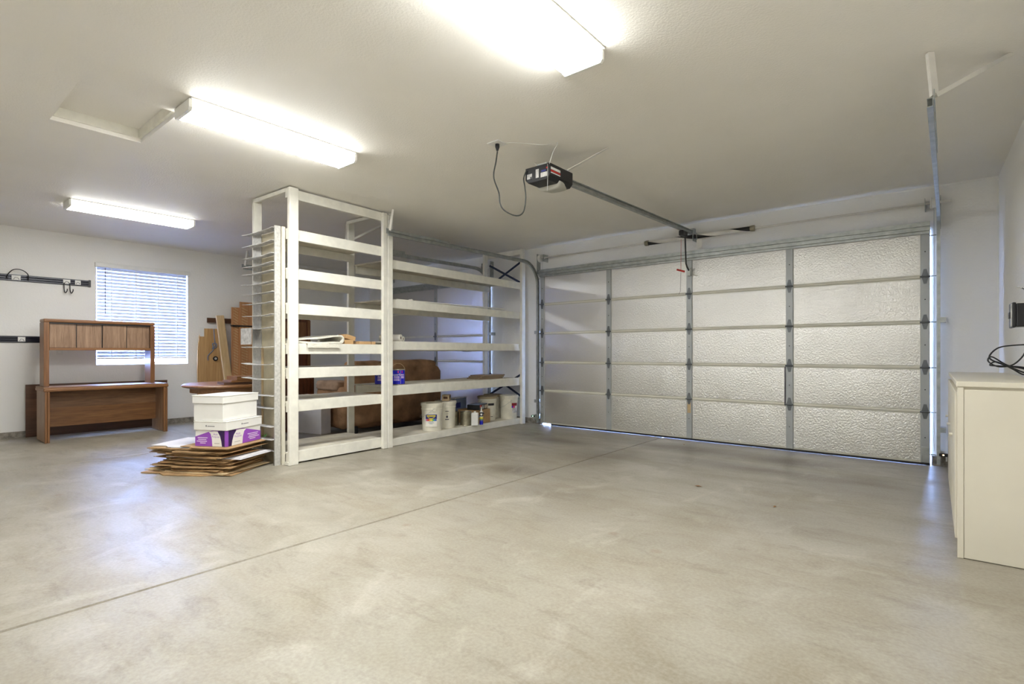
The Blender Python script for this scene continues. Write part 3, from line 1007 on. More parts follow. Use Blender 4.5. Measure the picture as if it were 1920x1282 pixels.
# ------------------------------------------------------------------ flattened cardboard and cartons
pile_c = Vector((-5.715, 2.165))
pile_a = R(27)
z = 0.002
NL = 20
ORD = ['lowest', 'second', 'third', 'fourth', 'fifth', 'sixth', 'seventh', 'eighth', 'ninth', 'tenth', 'eleventh', 'twelfth', 'thirteenth', 'fourteenth',
       'fifteenth', 'sixteenth', 'seventeenth', 'eighteenth', 'nineteenth', 'topmost']
for i in range(NL):
    th = (0.010, 0.013, 0.016, 0.009, 0.012)[i % 5]
    L = random.uniform(0.72, 0.90)
    W = random.uniform(0.46, 0.62)
    jx, jy = random.uniform(-0.07, 0.07), random.uniform(-0.05, 0.05)
    ja = random.uniform(-0.13, 0.13)
    mt = ('card', 'cardlight', 'card', 'card', 'cardlight', 'card', 'card')[i % 7]
    if i in (0, 1):
        L, W, jx, jy = 0.94, 0.62, 0.02, 0.01
    if i in (11, 18):
        mt = 'cardwhite'
    if i == 18:
        L, W, jx, jy, ja = 0.82, 0.56, -0.05, -0.03, 0.08
    if i == 11:
        jx, jy = 0.10, 0.08
    if i == 19:
        L, W, jx, jy, ja = 0.56, 0.58, 0.19, 0.09, 0.02
    o = MB()
    nx = 10
    for lay in range(2):          # two folded layers with cut-away flaps
        zo = lay * th * 0.5
        dx = random.uniform(-0.03, 0.03)
        dy = random.uniform(-0.02, 0.02)
        vs, fs = [], []
        cut = random.uniform(0.02, 0.08)
        cut2 = random.uniform(0.0, 0.05)
        for k in range(nx + 1):
            u = k / nx
            x = -L / 2 + L * u + dx
            yin = cut if u < 0.28 else (cut2 if u > 0.75 else 0)
            for (yy, dz) in ((-W / 2 + yin + dy, 0), (W / 2 + dy, 0), (W / 2 + dy, th * 0.42), (-W / 2 + yin + dy, th * 0.42)):
                vs.append((x, yy, zo + dz))
        for k in range(nx):
            for q in range(4):
                fs.append((k * 4 + q, k * 4 + (q + 1) % 4, (k + 1) * 4 + (q + 1) % 4, (k + 1) * 4 + q))
        fs += [(0, 1, 2, 3), (nx * 4 + 3, nx * 4 + 2, nx * 4 + 1, nx * 4)]
        o.add(vs, fs)
    ob = o.build('flattened_box', mt)
    ob.location = (pile_c.x + jx, pile_c.y + jy, z)
    ob.rotation_euler = (0, 0, pile_a + ja)
    a_ = pile_a + ja                # keep every sheet clear of the rack
    top_y = max(ob.location.y + v.co.x * math.sin(a_) + v.co.y * math.cos(a_) for v in ob.data.vertices)
    ob.location.y -= max(0.0, top_y - 2.612)
    kind_ = 'white-faced' if mt == 'cardwhite' else 'brown'
    if i == 0:
        lab = 'flattened brown cardboard box lying on the floor under the whole pile'
    elif i == NL - 1:
        lab = 'topmost flattened brown cardboard box, directly under the white cartons'
    elif i == 18:
        lab = 'white-faced flattened cardboard box jutting towards the desk near the pile top'
    else:
        lab = ORD[i] + ' ' + kind_ + ' flattened cardboard box up from the floor in the pile'
    tag(ob, lab, 'cardboard', 'flattened cardboard boxes in the floor pile')
    z += th + 0.0008
PZ = z + 0.0005

# lower printed carton
CA = R(33)
def carton(name, label, loc, rz, L, W, H, lidh):
    t = thing(name, label, 'box', loc, rz)
    m = MB()
    m.box((-L / 2, -W / 2, 0), (L / 2, W / 2, H - 0.012))
    m.build('carton_body', 'boxwhite', t, bevel=0.003, seg=1)
    m = MB()
    a, b = L / 2 + 0.009, W / 2 + 0.009
    t_ = 0.004
    m.prism([(-a - 0.003, -b - 0.003), (a + 0.003, -b - 0.003), (a + 0.003, b + 0.003), (-a - 0.003, b + 0.003)], H - 0.008, H)
    for p0, p1 in (((-a, -b), (a, -b + t_)), ((-a, b - t_), (a, b)), ((-a, -b + t_), (-a + t_, b - t_)), ((a - t_, -b + t_), (a, b - t_))):
        m.box((p0[0], p0[1], H - lidh), (p1[0], p1[1], H - 0.008))
    m.build('lid', 'boxwhite', t, bevel=0.002, seg=1)
    return t
# the cartons stand with one corner towards the viewer
cl, cw, ch = 0.48, 0.34, 0.240
lowc = carton('paper_carton', 'white carton with purple printed sides under another white box', (-5.505, 2.262, PZ), R(118), cl, cw, ch, 0.085)
upc = carton('file_box', 'plain white lidded file box on top of the purple printed carton', (-5.525, 2.245, PZ + ch + 0.002), R(117), cl - 0.02, cw - 0.01, 0.240, 0.075)
# printing: long side faces local -y, short side faces local -x ... placed on both visible faces
def face_poly(name, poly, side, mat, off):
    m = MB()
    vs = []
    for u, v in poly:
        if side == 'long':
            vs.append((u, -cw / 2 - off, v))
        else:
            vs.append((-cl / 2 - off, -u, v))
    n = len(vs)
    vs2 = [((x, y + 0.0004, z) if side == 'long' else (x + 0.0004, y, z)) for x, y, z in vs]
    m.add(vs + vs2, [tuple(range(n)), tuple(range(2 * n - 1, n - 1, -1))])
    return m.build(name, mat, lowc)
def arc(cx, cz, r, a0, a1, n=12):
    return [(cx + r * math.cos(a0 + (a1 - a0) * i / n), cz + r * math.sin(a0 + (a1 - a0) * i / n)) for i in range(n + 1)]
zl = ch - 0.088
for side, hw in (('long', cl / 2), ('short', cw / 2)):
    s = 1 if side == 'long' else -1
    near = -s * hw          # coordinate of the shared corner
    far = s * hw
    def U(t):               # t 0 at the shared corner, 1 at the far edge
        return near + (far - near) * t
    w2 = 2 * hw
    zt = zl
    face_poly('purple_corner', [(U(0.0), 0.002), (U(0.055), 0.002), (U(0.055), zt), (U(0.0), zt)], side, 'purple', 0.0006)
    face_poly('dark_corner', [(U(0.055), 0.002), (U(0.30), 0.002), (U(0.34), zt), (U(0.055), zt)], side, 'darkpurple', 0.0006)
    face_poly('purple_field', [(U(0.40), 0.002), (U(1.0), 0.002), (U(1.0), 0.09), (U(0.45), zt), (U(0.25), zt)], side, 'purple', 0.0008)
    # pale sail shaped field
    A = [(U(t_), z_) for t_, z_ in ((0.14, 0.002), (0.16, 0.05), (0.20, 0.10), (0.28, 0.145), (0.38, zt - 0.004), (0.56, zt - 0.014), (0.50, 0.12), (0.46, 0.07), (0.445, 0.002))]
    face_poly('pale_field', A, side, 'boxwhite', 0.0012)
    for k, (ta, tb) in enumerate(((0.60, 0.92), (0.64, 0.90), (0.62, 0.95), (0.66, 0.84))):
        zz = 0.078 - k * 0.017
        face_poly('print_line', [(U(ta), zz), (U(tb), zz), (U(tb), zz + 0.008), (U(ta), zz + 0.008)], side, 'palelilac', 0.0014)
    face_poly('print_code', [(U(0.22), 0.03), (U(0.38), 0.03), (U(0.38), 0.033), (U(0.22), 0.033)], side, 'ink', 0.0016)
for k, (wd, zz) in enumerate((('Multi', 0.105), ('Purpose', 0.083))):
    mlong = Matrix.Translation((-cl / 2 + 0.32 * cl, -cw / 2 - 0.0018, zz)) @ Matrix.Rotation(PI / 2, 4, 'X')
    letters('print_word', wd, 0.030, 'purple', lowc, mlong)
    mshort = Matrix.Translation((-cl / 2 - 0.0018, -cw / 2 + 0.34 * cw, zz + 0.01)) @ Matrix.Rotation(-PI / 2, 4, 'Z') @ Matrix.Rotation(PI / 2, 4, 'X')
    letters('print_word', wd, 0.024, 'purple', lowc, mshort)
for side in ('long', 'short'):
    for poly in ([(-0.05, 0.19), (-0.032, 0.19), (-0.041, 0.207)], [(-0.028, 0.19), (0.05, 0.19), (0.05, 0.196), (-0.028, 0.196)]):
        face_poly('lid_mark', poly, side, 'ink', 0.0096)

# ------------------------------------------------------------------ desk with hutch
dk = thing('desk', 'oak laminate desk standing before the window wall', 'desk', (-8.80, 1.40, 0), R(0.5))
DW, DD, DZ = 1.36, 0.50, 0.705
B((-DD, -0.01, DZ - 0.012), (0.0, DW + 0.01, DZ)).build('desktop', 'oak_h', dk)
B((-DD, -0.015, DZ - 0.055), (0.012, DW + 0.015, DZ - 0.0125)).build('top_edge', 'oak_edge', dk, bevel=0.014, seg=3)
for s in (0, 1):
    y = 0.0 if s == 0 else DW - 0.045
    B((-DD + 0.01, y, 0.01), (-0.035, y + 0.045, DZ - 0.056)).build('end_panel', 'oak_v', dk)
    B((-0.034, y - 0.003, 0.0), (0.010, y + 0.022, DZ - 0.056)).build('edge_moulding', 'oak_edge_v', dk, bevel=0.006)
    B((-0.034, y + 0.0235, 0.0), (0.006, y + 0.048, DZ - 0.056)).build('edge_moulding', 'oak_edge_v', dk, bevel=0.006)
B((-0.36, 0.046, 0.17), (-0.34, DW - 0.046, DZ - 0.056)).build('modesty_panel', 'oak_h', dk)
B((-0.339, 0.046, 0.17), (-0.33, DW - 0.046, 0.42)).build('modesty_rail', 'oak_edge', dk)
ht = thing('hutch', 'oak hutch with four sliding doors on top of the desk', 'hutch', (-9.03, 1.425, DZ + 0.001), R(0.5))
HW, HD, HZ = 1.245, 0.25, 0.885
for y in (0.0, HW - 0.055):
    B((-HD, y, 0), (0, y + 0.055, HZ - 0.046)).build('side_panel', 'oak_edge_v', ht, bevel=0.004)
B((-HD, 0.0, HZ - 0.045), (0.004, HW, HZ)).build('top_board', 'oak_edge', ht, bevel=0.012, seg=3)
B((-HD, 0.056, 0.475), (-0.002, HW - 0.056, 0.508)).build('lower_rail', 'oak_edge', ht, bevel=0.003)
B((-HD, 0.056, 0.509), (-HD + 0.006, HW - 0.056, HZ - 0.046)).build('back_board', 'walnut', ht)
B((-0.022, 0.056, HZ - 0.06), (-0.004, HW - 0.056, HZ - 0.0455)).build('door_track', 'black', ht)
wdr = (HW - 0.112) / 4
for k in range(4):
    y = 0.056 + k * wdr
    xo = -0.022 if k % 2 == 0 else -0.034
    B((xo - 0.010, y + 0.004, 0.510), (xo, y + wdr - 0.006, HZ - 0.06)).build('sliding_door', 'oak_v', ht, bevel=0.002, seg=1)
    B((xo - 0.011, y + wdr - 0.0055, 0.510), (xo - 0.008, y + wdr + 0.0035, HZ - 0.061)).build('door_gap', 'black', ht)
tag(B((-9.655, 1.335, 0.001), (-9.64, 3.02, 0.715)).build('wooden_panel', 'walnut'), 'flat dark wooden sheet standing behind the desk against the wall', 'panel')

# hook rails on the window wall
def hook_rail(label, y1, z):
    t = thing('hook_rail', label, 'wall rail', (XL, 0, z), group='black tool rails on the window wall')
    m = MB().prism([(0.001, 0.0), (0.022, 0.006), (0.022, 0.026), (0.012, 0.036), (0.012, 0.056), (0.022, 0.066), (0.022, 0.086), (0.001, 0.092)], -1.2, y1, 'y')
    m.build('rail_channel', 'blackrail', t)
    return t
def rail_tag(t, y, w_):
    B((0.0225, y - w_ / 2, 0.016), (0.026, y + w_ / 2, 0.078)).build('white_tag', 'white', t)
    MB().tube([(0.0265, y - w_ * 0.3, 0.022), (0.0268, y - w_ * 0.1, 0.052), (0.0268, y + w_ * 0.2, 0.046), (0.0265, y + w_ * 0.34, 0.022)], 0.003, 5).build('tag_print', 'ink', t)
r1 = hook_rail('upper black tool rail with hooks left of the window', 2.03, 2.11)
for y, w_ in ((1.245, 0.09), (1.775, 0.08), (1.90, 0.065)):
    rail_tag(r1, y, w_)
B((0.001, 2.025, -0.004), (0.027, 2.05, 0.097)).build('end_cap', 'black', r1)
hk = thing('bail_hook', 'black wire loop hook arching over the upper tool rail', 'hook', (XL + 0.023, 1.27, 2.11))
MB().tube(catmull([(0.006, -0.115, 0.02), (0.01, -0.11, 0.075), (0.05, -0.06, 0.145), (0.06, 0.02, 0.15), (0.05, 0.085, 0.10), (0.01, 0.095, 0.02)], 5), 0.006, 8).build('hook_wire', 'black', hk, smooth=True)
hk = thing('double_hook', 'pair of black hooks hanging from the upper tool rail end', 'hook', (XL + 0.023, 1.775, 2.11))
for y in (-0.03, 0.035):
    MB().tube(catmull([(0.006, y, 0.03), (0.008, y, -0.05), (0.02, y + 0.005, -0.10), (0.05, y + 0.01, -0.115), (0.08, y + 0.02, -0.085), (0.082, y + 0.02, -0.06)], 5), 0.006, 8).build('hook_prong', 'black', hk, smooth=True)
r2 = hook_rail('lower black tool rail running behind the hutch', 1.62, 1.283)
rail_tag(r2, 1.30, 0.075)
oo = thing('wall_outlet', 'white outlet plate on the window wall seen through the hutch opening', 'outlet', (XL, 1.70, 1.12))
B((0.001, -0.038, 0), (0.007, 0.038, 0.12)).build('outlet_plate', 'white', oo, bevel=0.002)
for zz in (0.025, 0.07):
    B((0.007, -0.016, zz), (0.0085, 0.016, zz + 0.026)).build('socket', 'whitemetal', oo)

# ------------------------------------------------------------------ timber leaning on the window wall
tl = thing('curved_wood_panel', 'tan wooden panel with rounded edge and a cable, leaning on the window wall', 'wood panel', (-9.60, 3.66, 0), 0)
m = MB()
poly = [(-0.17, 0.002), (0.23, 0.002), (0.23, 1.56), (-0.19, 1.56), (-0.19, 1.48)]
left = [(-0.195, 1.42), (-0.215, 1.2), (-0.22, 0.9), (-0.215, 0.5), (-0.20, 0.2)]
m.prism([(0.23, 0.002), (0.23, 1.555), (-0.17, 1.555), (-0.17, 1.48)] + left + [(-0.18, 0.002)], -0.016, 0.016, 'x')
m.build('board', 'pine_v', tl, bevel=0.004)
MB().tube(catmull([(0.022, 0.03, 1.55), (0.022, 0.04, 1.38), (0.024, 0.05, 1.28), (0.03, 0.0, 1.22), (0.03, 0.06, 1.24), (0.028, 0.07, 1.30), (0.026, 0.01, 1.30), (0.026, 0.02, 1.2), (0.022, -0.06, 1.1), (0.022, -0.06, 1.02)], 6), 0.007, 6).build('cable', 'greyblue', tl, smooth=True)
MB().tube([(0.0165, 0.055, 1.05), (0.03, 0.055, 1.05)], 0.04, 18).build('black_ring', 'black', tl)
MB().tube([(0.0305, 0.055, 1.05), (0.034, 0.055, 1.05)], 0.02, 14).build('pale_hub', 'bone', tl)
B((0.0165, -0.185, 1.42), (0.018, -0.12, 1.57)).build('tape', 'white', tl)

lp = thing('leaning_plank', 'pale wooden plank leaning in front of the curved panel', 'plank', (-9.38, 3.86, 0), 0)
m = MB().bar((0.0, 0.06, 0.004), (-0.14, -0.10, 1.78), 0.13, 0.04, up=(1, 0, 0.1))
m.build('plank_board', 'pine_light', lp, bevel=0.012, seg=2)
tag(B((-9.685, 3.62, 1.66), (-9.645, 4.16, 1.74)).build('wood_strip', 'walnut'), 'short dark wood strip fixed level behind the leaning plank', 'wood strip')
ld = thing('louver_doors', 'folded reddish louvered wooden doors strapped together by the rack', 'door panel', (-9.50, 4.14, 0), R(4))
B((-0.02, -0.20, 0.002), (0.0, 0.11, 1.93)).build('door_leaf', 'pine_red', ld)
B((0.004, -0.07, 0.002), (0.03, 0.16, 2.03)).build('door_leaf', 'pine_red', ld)
for k in range(34):
    zz = 0.30 + k * 0.048
    for ya, yb, xo in ((-0.17, -0.09, 0.0005), (-0.045, 0.06, 0.0305)):
        MB().bar((xo + 0.001, ya, zz + 0.045), (xo + 0.001, yb, zz), 0.010, 0.004, up=(1, 0, 0)).build('louver', 'pine_light', ld)
MB().box((-0.024, -0.205, 1.60), (0.036, 0.165, 1.625)).build('black_strap', 'black', ld)
# second stretch of leaf visible right of the strap
B((-0.02, 0.175, 0.002), (0.02, 0.215, 2.06)).build('door_edge', 'pine_v', ld)

# round table with boards on it
tb = thing('round_table', 'round wooden pedestal table half hidden behind the rack', 'table', (-7.30, 3.08, 0))
m = MB().lathe([(0.0, 0.70), (0.56, 0.70), (0.60, 0.712), (0.615, 0.73), (0.60, 0.745), (0.58, 0.75), (0.0, 0.75)], 48)
m.build('tabletop', 'oak_edge', tb, smooth=False)
m = MB().lathe([(0.50, 0.64), (0.52, 0.64), (0.52, 0.70), (0.50, 0.70)], 40)
m.build('apron', 'oak_edge', tb)
m = MB().lathe([(0.0, 0.05), (0.10, 0.05), (0.11, 0.12), (0.06, 0.2), (0.075, 0.4), (0.05, 0.55), (0.12, 0.64), (0.0, 0.64)], 24)
m.build('pedestal', 'oak_edge_v', tb, smooth=True)
for k in range(4):
    a = PI / 4 + k * PI / 2
    MB().bar((0.05 * math.cos(a), 0.05 * math.sin(a), 0.12), (0.42 * math.cos(a), 0.42 * math.sin(a), 0.03), 0.06, 0.055).build('foot', 'oak_edge', tb, bevel=0.008)
bz = 0.751
for k, (dx, dy, th, ln, mt) in enumerate(((0, 0, 0.028, 0.58, 'walnut'), (0.02, 0.03, 0.024, 0.52, 'oak_edge'), (0.0, 0.08, 0.045, 0.5, 'oak_edge'))):
    o = B((-0.15, -ln / 2, 0), (0.15, ln / 2, th)).build('wood_board', mt)
    o.location = (-6.98 + dx, 3.07 + dy, bz)
    o.rotation_euler = (0, 0, R(-8 + 4 * k))
    bz += th + 0.0015
    tag(o, ['lowest wood board in the stack on the round table', 'middle wood board in the stack on the round table', 'thick topmost wood board in the stack on the round table'][k], 'board', 'boards stacked on the round table')

# dark china cabinet behind the shelving
cc = thing('china_cabinet', 'dark cherry wood cabinet standing behind the near shelving bay', 'cabinet', (-7.4, 3.73, 0))
B((-0.46, 0.0, 0.0), (0.03, 0.52, 0.80)).build('lower_chest', 'dark_v', cc, bevel=0.006)
for k in range(9):
    B((0.0302, 0.02 + k * 0.055, 0.06), (0.038, 0.055 + k * 0.055, 0.76)).build('reed', 'dark_v', cc)
B((-0.42, 0.0, 0.801), (0.0, 0.47, 1.64)).build('upper_case', 'dark_v', cc, bevel=0.004)
B((0.0005, 0.43, 0.82), (0.016, 0.468, 1.63)).build('stile', 'oak_edge_v', cc)
B((0.0005, 0.02, 1.22), (0.016, 0.428, 1.27)).build('rail', 'oak_edge_v', cc)
B((0.0005, 0.05, 1.30), (0.008, 0.40, 1.60)).build('door_panel', 'oak_edge_v', cc)

# white panel box by the sofa
wb = thing('white_carton', 'white cardboard carton on the floor between cabinet and sofa', 'box', (-7.02, 4.06, 0.001), R(12))
B((-0.26, -0.09, 0), (0.22, 0.09, 0.54)).build('carton_body', 'cardwhite', wb, bevel=0.003, seg=1)
B((-0.262, -0.012, 0.5405), (0.222, 0.012, 0.5415)).build('tape', 'cardlight', wb)

# sofa: two seat brown loveseat with its back to the viewer
sf = thing('loveseat', 'brown suede reclining loveseat seen from behind through the shelves', 'sofa', (-6.85, 5.13, 0), R(1))
def cushion(name, a, b, mat='sofa', bev=0.07, bulge=0.0):
    m = MB()
    nx, ny, nz = 6, 6, 6
    ca = [(a[i] + b[i]) / 2 for i in range(3)]
    h = [(b[i] - a[i]) / 2 for i in range(3)]
    bm = bmesh.new()
    bmesh.ops.create_cube(bm, size=2.0)
    bmesh.ops.subdivide_edges(bm, edges=bm.edges, cuts=7, use_grid_fill=True)
    for v in bm.verts:
        x, y, z = v.co
        p = 6.0
        l = (abs(x) ** p + abs(y) ** p + abs(z) ** p) ** (1 / p)
        q = Vector((x, y, z)) / l
        w_ = 1 + 0.02 * math.sin(5 * x + 3 * y) + 0.018 * math.sin(7 * z + 4 * y + a[1] * 9)
        v.co = (ca[0] + h[0] * q.x * w_, ca[1] + h[1] * q.y * w_, ca[2] + h[2] * q.z * w_)
    me = bpy.data.meshes.new(name)
    bm.to_mesh(me)
    bm.free()
    for p_ in me.polygons:
        p_.use_smooth = True
    me.materials.append(M[mat])
    o = bpy.data.objects.new(name, me)
    COL.objects.link(o)
    o.parent = sf
    return o
cushion('base', (-0.42, -0.80, 0.05), (0.36, 0.80, 0.42))
cushion('backrest', (0.16, -0.86, 0.12), (0.45, -0.20, 1.00))
cushion('backrest', (0.16, -0.17, 0.10), (0.45, 0.84, 0.97))
cushion('head_cushion', (0.06, -0.80, 0.72), (0.40, -0.22, 1.03))
cushion('head_cushion', (0.06, -0.12, 0.74), (0.43, 0.76, 1.04))
cushion('seat_cushion', (-0.48, -0.62, 0.36), (0.18, -0.01, 0.52))
cushion('seat_cushion', (-0.48, 0.01, 0.36), (0.18, 0.62, 0.52))
cushion('armrest', (-0.50, -0.90, 0.06), (0.30, -0.62, 0.66))
cushion('armrest', (-0.50, 0.62, 0.06), (0.30, 0.90, 0.66))
cushion('arm_pad', (-0.46, -0.92, 0.60), (0.12, -0.64, 0.74), 'sofalight')
for x in (-0.36, 0.32):
    for y in (-0.74, 0.74):
        MB().tube([(x, y, 0.0), (x, y, 0.1)], 0.03, 10).build('foot', 'black', sf)

# ------------------------------------------------------------------ things on the shelves
def pail(label, x, y, z, r=0.148, h=0.375, mat='pail', lid='pail', rz=0.0, ear=True, group='plastic pails on the bottom shelf'):
    t = thing('plastic_pail', label, 'bucket', (x, y, z), rz, group)
    m = MB().lathe([(0.0, 0.0), (r * 0.88, 0.0), (r * 0.885, 0.012), (r * 0.965, h * 0.76), (r * 0.995, h * 0.765), (r * 0.995, h * 0.80), (r * 0.965, h * 0.805),
                    (r * 0.97, h * 0.86), (r * 1.0, h * 0.865), (r * 1.0, h * 0.90), (r * 0.975, h * 0.905), (r * 0.98, h - 0.022), (0.0, h - 0.022)], 36)
    m.build('pail_body', mat, t, smooth=False)
    m = MB().lathe([(r * 0.99, h - 0.038), (r * 1.045, h - 0.036), (r * 1.05, h - 0.004), (r * 1.02, h), (r * 0.94, h), (r * 0.93, h - 0.010), (0.0, h - 0.010)], 36)
    m.build('lid', lid, t)
    # wire bail resting against the side, with ears
    pts = []
    for k in range(17):
        a = PI * k / 16
        rr = r * 1.05 + 0.006
        pts.append((rr * math.cos(a), rr * math.sin(a), h * 0.82 - 0.13 * math.sin(a)))
    m = MB().tube(pts, 0.0025, 6)
    m.build('bail', 'galv', t)
    for s in (-1, 1):
        B((s * r * 1.0 - 0.008, -0.022, h * 0.70), (s * r * 1.0 + 0.012, 0.022, h * 0.84)).build('bail_ear', mat, t, bevel=0.004)
    return t
def band(t, name, r, z0, z1, a0, a1, mat, n=10):
    m = MB()
    m.lathe([(r, z0), (r, z1)], n, None, a0, a1)
    return m.build(name, mat, t)
BZ = 0.0935
p1 = pail('white paint pail with a rainbow striped label, nearest of the bottom shelf pails', -5.455, 4.89, BZ, mat='pail', rz=R(150))
va = math.atan2(-4.89, 5.455) - R(150)     # towards the viewer, in the pail's frame
rr_ = 0.1455
band(p1, 'label_sheet', rr_ + 0.0004, 0.06, 0.225, va - 0.62, va + 0.45, 'paper')
band(p1, 'navy_label', rr_ + 0.0010, 0.165, 0.225, va - 0.62, va + 0.45, 'navy')
band(p1, 'yellow_lettering', rr_ + 0.0016, 0.198, 0.214, va - 0.50, va + 0.31, 'yellow')
m = MB()
for k in range(12):
    a = va - 0.42 + 0.65 * k / 12
    a2 = va - 0.42 + 0.65 * (k + 1) / 12
    z_ = lambda q: 0.186 - 0.018 * math.sin(PI * (q - va + 0.42) / 0.65)
    q_ = rr_ + 0.0016
    m.add([(q_ * math.cos(a), q_ * math.sin(a), z_(a)), (q_ * math.cos(a2), q_ * math.sin(a2), z_(a2)),
           (q_ * math.cos(a2), q_ * math.sin(a2), z_(a2) + 0.009), (q_ * math.cos(a), q_ * math.sin(a), z_(a) + 0.009)], [(0, 1, 2, 3)])
m.build('yellow_swoosh', 'yellow', p1)
for k, c in enumerate(((190, 90, 170), (220, 70, 90), (200, 60, 40), (225, 140, 50), (235, 205, 60), (225, 215, 60), (110, 180, 60), (40, 150, 150), (50, 110, 210), (40, 70, 180))):
    M['rb%d' % k] = plain('rainbow_swatch', c, 0.5, var=0.02)
    a = va - 0.60 + k * 0.102
    band(p1, 'colour_swatch', rr_ + 0.0012, 0.138, 0.164, a, a + 0.098, 'rb%d' % k, 2)
for zz, wd in ((0.125, 0.4), (0.112, 0.55), (0.098, 0.3)):
    band(p1, 'print_line', rr_ + 0.0010, zz, zz + 0.005, va - 0.1 - wd / 2, va - 0.1 + wd / 2, 'greyblue', 6)
p2 = pail('cream pail with small black emblem, just behind the rainbow label pail', -5.515, 5.195, BZ, mat='pail', rz=R(120))
va2 = math.atan2(-5.195, 5.515) - R(120) + 0.15
for zz, wd, hh in ((0.235, 0.34, 0.008), (0.20, 0.26, 0.004), (0.12, 0.36, 0.012)):
    band(p2, 'print_line', 0.1468, zz, zz + hh, va2 - wd / 2, va2 + wd / 2, 'ink', 6)
band(p2, 'round_emblem', 0.1468, 0.148, 0.178, va2 - 0.09, va2 + 0.09, 'ink', 5)
p3 = pail('cream pail with a black band label and tan lid behind the cardboard box', -5.62, 6.19, BZ, mat='pail', lid='tan_lid', rz=R(100))
va3 = math.atan2(-6.19, 5.62) - R(100) + 0.45
band(p3, 'black_label', 0.1474, 0.235, 0.27, va3 - 0.35, va3 + 0.35, 'black', 8)
band(p3, 'black_label', 0.1474, 0.06, 0.068, va3 - 0.1, va3 + 0.2, 'black', 4)
p4 = pail('grey-white dusty pail with tan lid, furthest back on the bottom shelf', -5.79, 6.52, BZ, mat='pailold', lid='tan_lid', rz=R(60))
p5 = pail('white pail with a red picture label next to the far shelf post', -5.485, 6.56, BZ, mat='pail', rz=R(150))
va5 = math.atan2(-6.56, 5.485) - R(150) + 0.62
M['darkred'] = plain('dark_red_label', (130, 26, 34), 0.5)
M['magenta'] = plain('magenta_label', (214, 40, 120), 0.5)
band(p5, 'red_label', 0.1474, 0.21, 0.255, va5 - 0.30, va5 + 0.45, 'darkred', 8)
band(p5, 'blue_swatch', 0.1474, 0.18, 0.209, va5 - 0.30, va5 - 0.16, 'blue', 3)
band(p5, 'magenta_swatch', 0.1474, 0.18, 0.209, va5 - 0.155, va5 + 0.10, 'magenta', 4)
band(p5, 'grey_label', 0.1474, 0.10, 0.178, va5 - 0.25, va5 + 0.45, 'bone', 8)

def can(label, x, y, z, mat, r=0.083, h=0.19, group=None, name='paint_can', bail=True, rz=0.0):
    t = thing(name, label, 'paint can', (x, y, z), rz, group)
    m = MB().lathe([(0.0, 0.0), (r, 0.0), (r + 0.002, 0.004), (r, 0.008), (r, h - 0.008), (r + 0.003, h - 0.004), (r + 0.002, h), (r - 0.012, h), (r - 0.014, h - 0.006), (0, h - 0.006)], 32)
    m.build('can_body', 'tin', t)
    if mat:
        band(t, 'wrap_label', r + 0.0008, 0.010, h - 0.012, 0, 2 * PI, mat, 32)
    if bail:
        pts = [((r + 0.004) * math.cos(PI * k / 14), 0.0, h - 0.03 + (r + 0.02) * math.sin(PI * k / 14)) for k in range(15)]
        MB().tube(pts, 0.002, 6).build('bail', 'cardlight', t)
    return t
SZ = RZ[3] - 0.0015
for lab, x, y, rz in (('bright blue paint can with raised wire handle on the fourth shelf', -5.405, 4.27, R(50)),
                      ('bright blue paint can mostly hidden behind the middle shelf posts', -5.56, 4.135, R(20))):
    t = can(lab, x, y, SZ, 'blue', r=0.085, h=0.195, group='blue paint cans', rz=rz)
    a = math.atan2(-y, -x) - rz
    a = math.atan2(-y, 0 - x) - rz
    r_ = 0.0868
    letters('print_word', 'Superfo', 0.040, 'white', t, None, bend=(r_, a - 0.25, 0.128))
    for k in range(4):
        band(t, 'print_line', r_, 0.100 - k * 0.016, 0.108 - k * 0.016, a - 0.65, a + 0.22, 'palelilac', 6)
    band(t, 'label_seam', r_, 0.012, 0.18, a + 0.36, a + 0.40, 'cardlight', 2)
    for k in range(3):
        band(t, 'print_line', r_, 0.084 + k * 0.02, 0.094 + k * 0.02, a + 0.45, a + 1.0, 'palelilac', 4)
    for aa in (a + 0.02, a + 0.62):
        band(t, 'small_emblem', r_, 0.15, 0.176, aa - 0.08, aa + 0.08, 'magenta', 3)

can('bare shiny tin can in front on the bottom shelf', -5.44, 5.53, BZ, None, r=0.082, h=0.2, bail=False)
can('bare tin can half hidden behind the cream emblem pail', -5.60, 5.43, BZ, None, r=0.080, h=0.195, bail=False)
wj = thing('white_bottle', 'white square plastic jug beside the caulk tube on the bottom shelf', 'jug', (-5.31, 5.585, BZ), R(38))
B((-0.05, -0.055, 0), (0.05, 0.055, 0.185)).build('jug_body', 'white', wj, bevel=0.012, seg=3)
MB().tube([(0, 0, 0.185), (0, 0, 0.205)], 0.018, 12).build('cap', 'white', wj)
ct = thing('caulk_tube', 'blue and yellow caulk tube with a white nozzle on the bottom shelf', 'tube', (-5.285, 5.695, BZ))
m = MB().lathe([(0.0, 0.0), (0.026, 0.0), (0.026, 0.19), (0.012, 0.20), (0.004, 0.265), (0.0, 0.265)], 18)
m.build('tube_body', 'white', ct, smooth=False)
for za, zb, mt in ((0.005, 0.06, 'blue'), (0.062, 0.075, 'navy'), (0.078, 0.088, 'leaf'), (0.09, 0.115, 'yellow'), (0.125, 0.185, 'black')):
    band(ct, 'printed_band', 0.0265, za, zb, 0, 2 * PI, mt, 18)
band(ct, 'round_mark', 0.0269, 0.14, 0.168, math.atan2(-5.7, 5.3) - 0.5, math.atan2(-5.7, 5.3) + 0.5, 'white', 6)

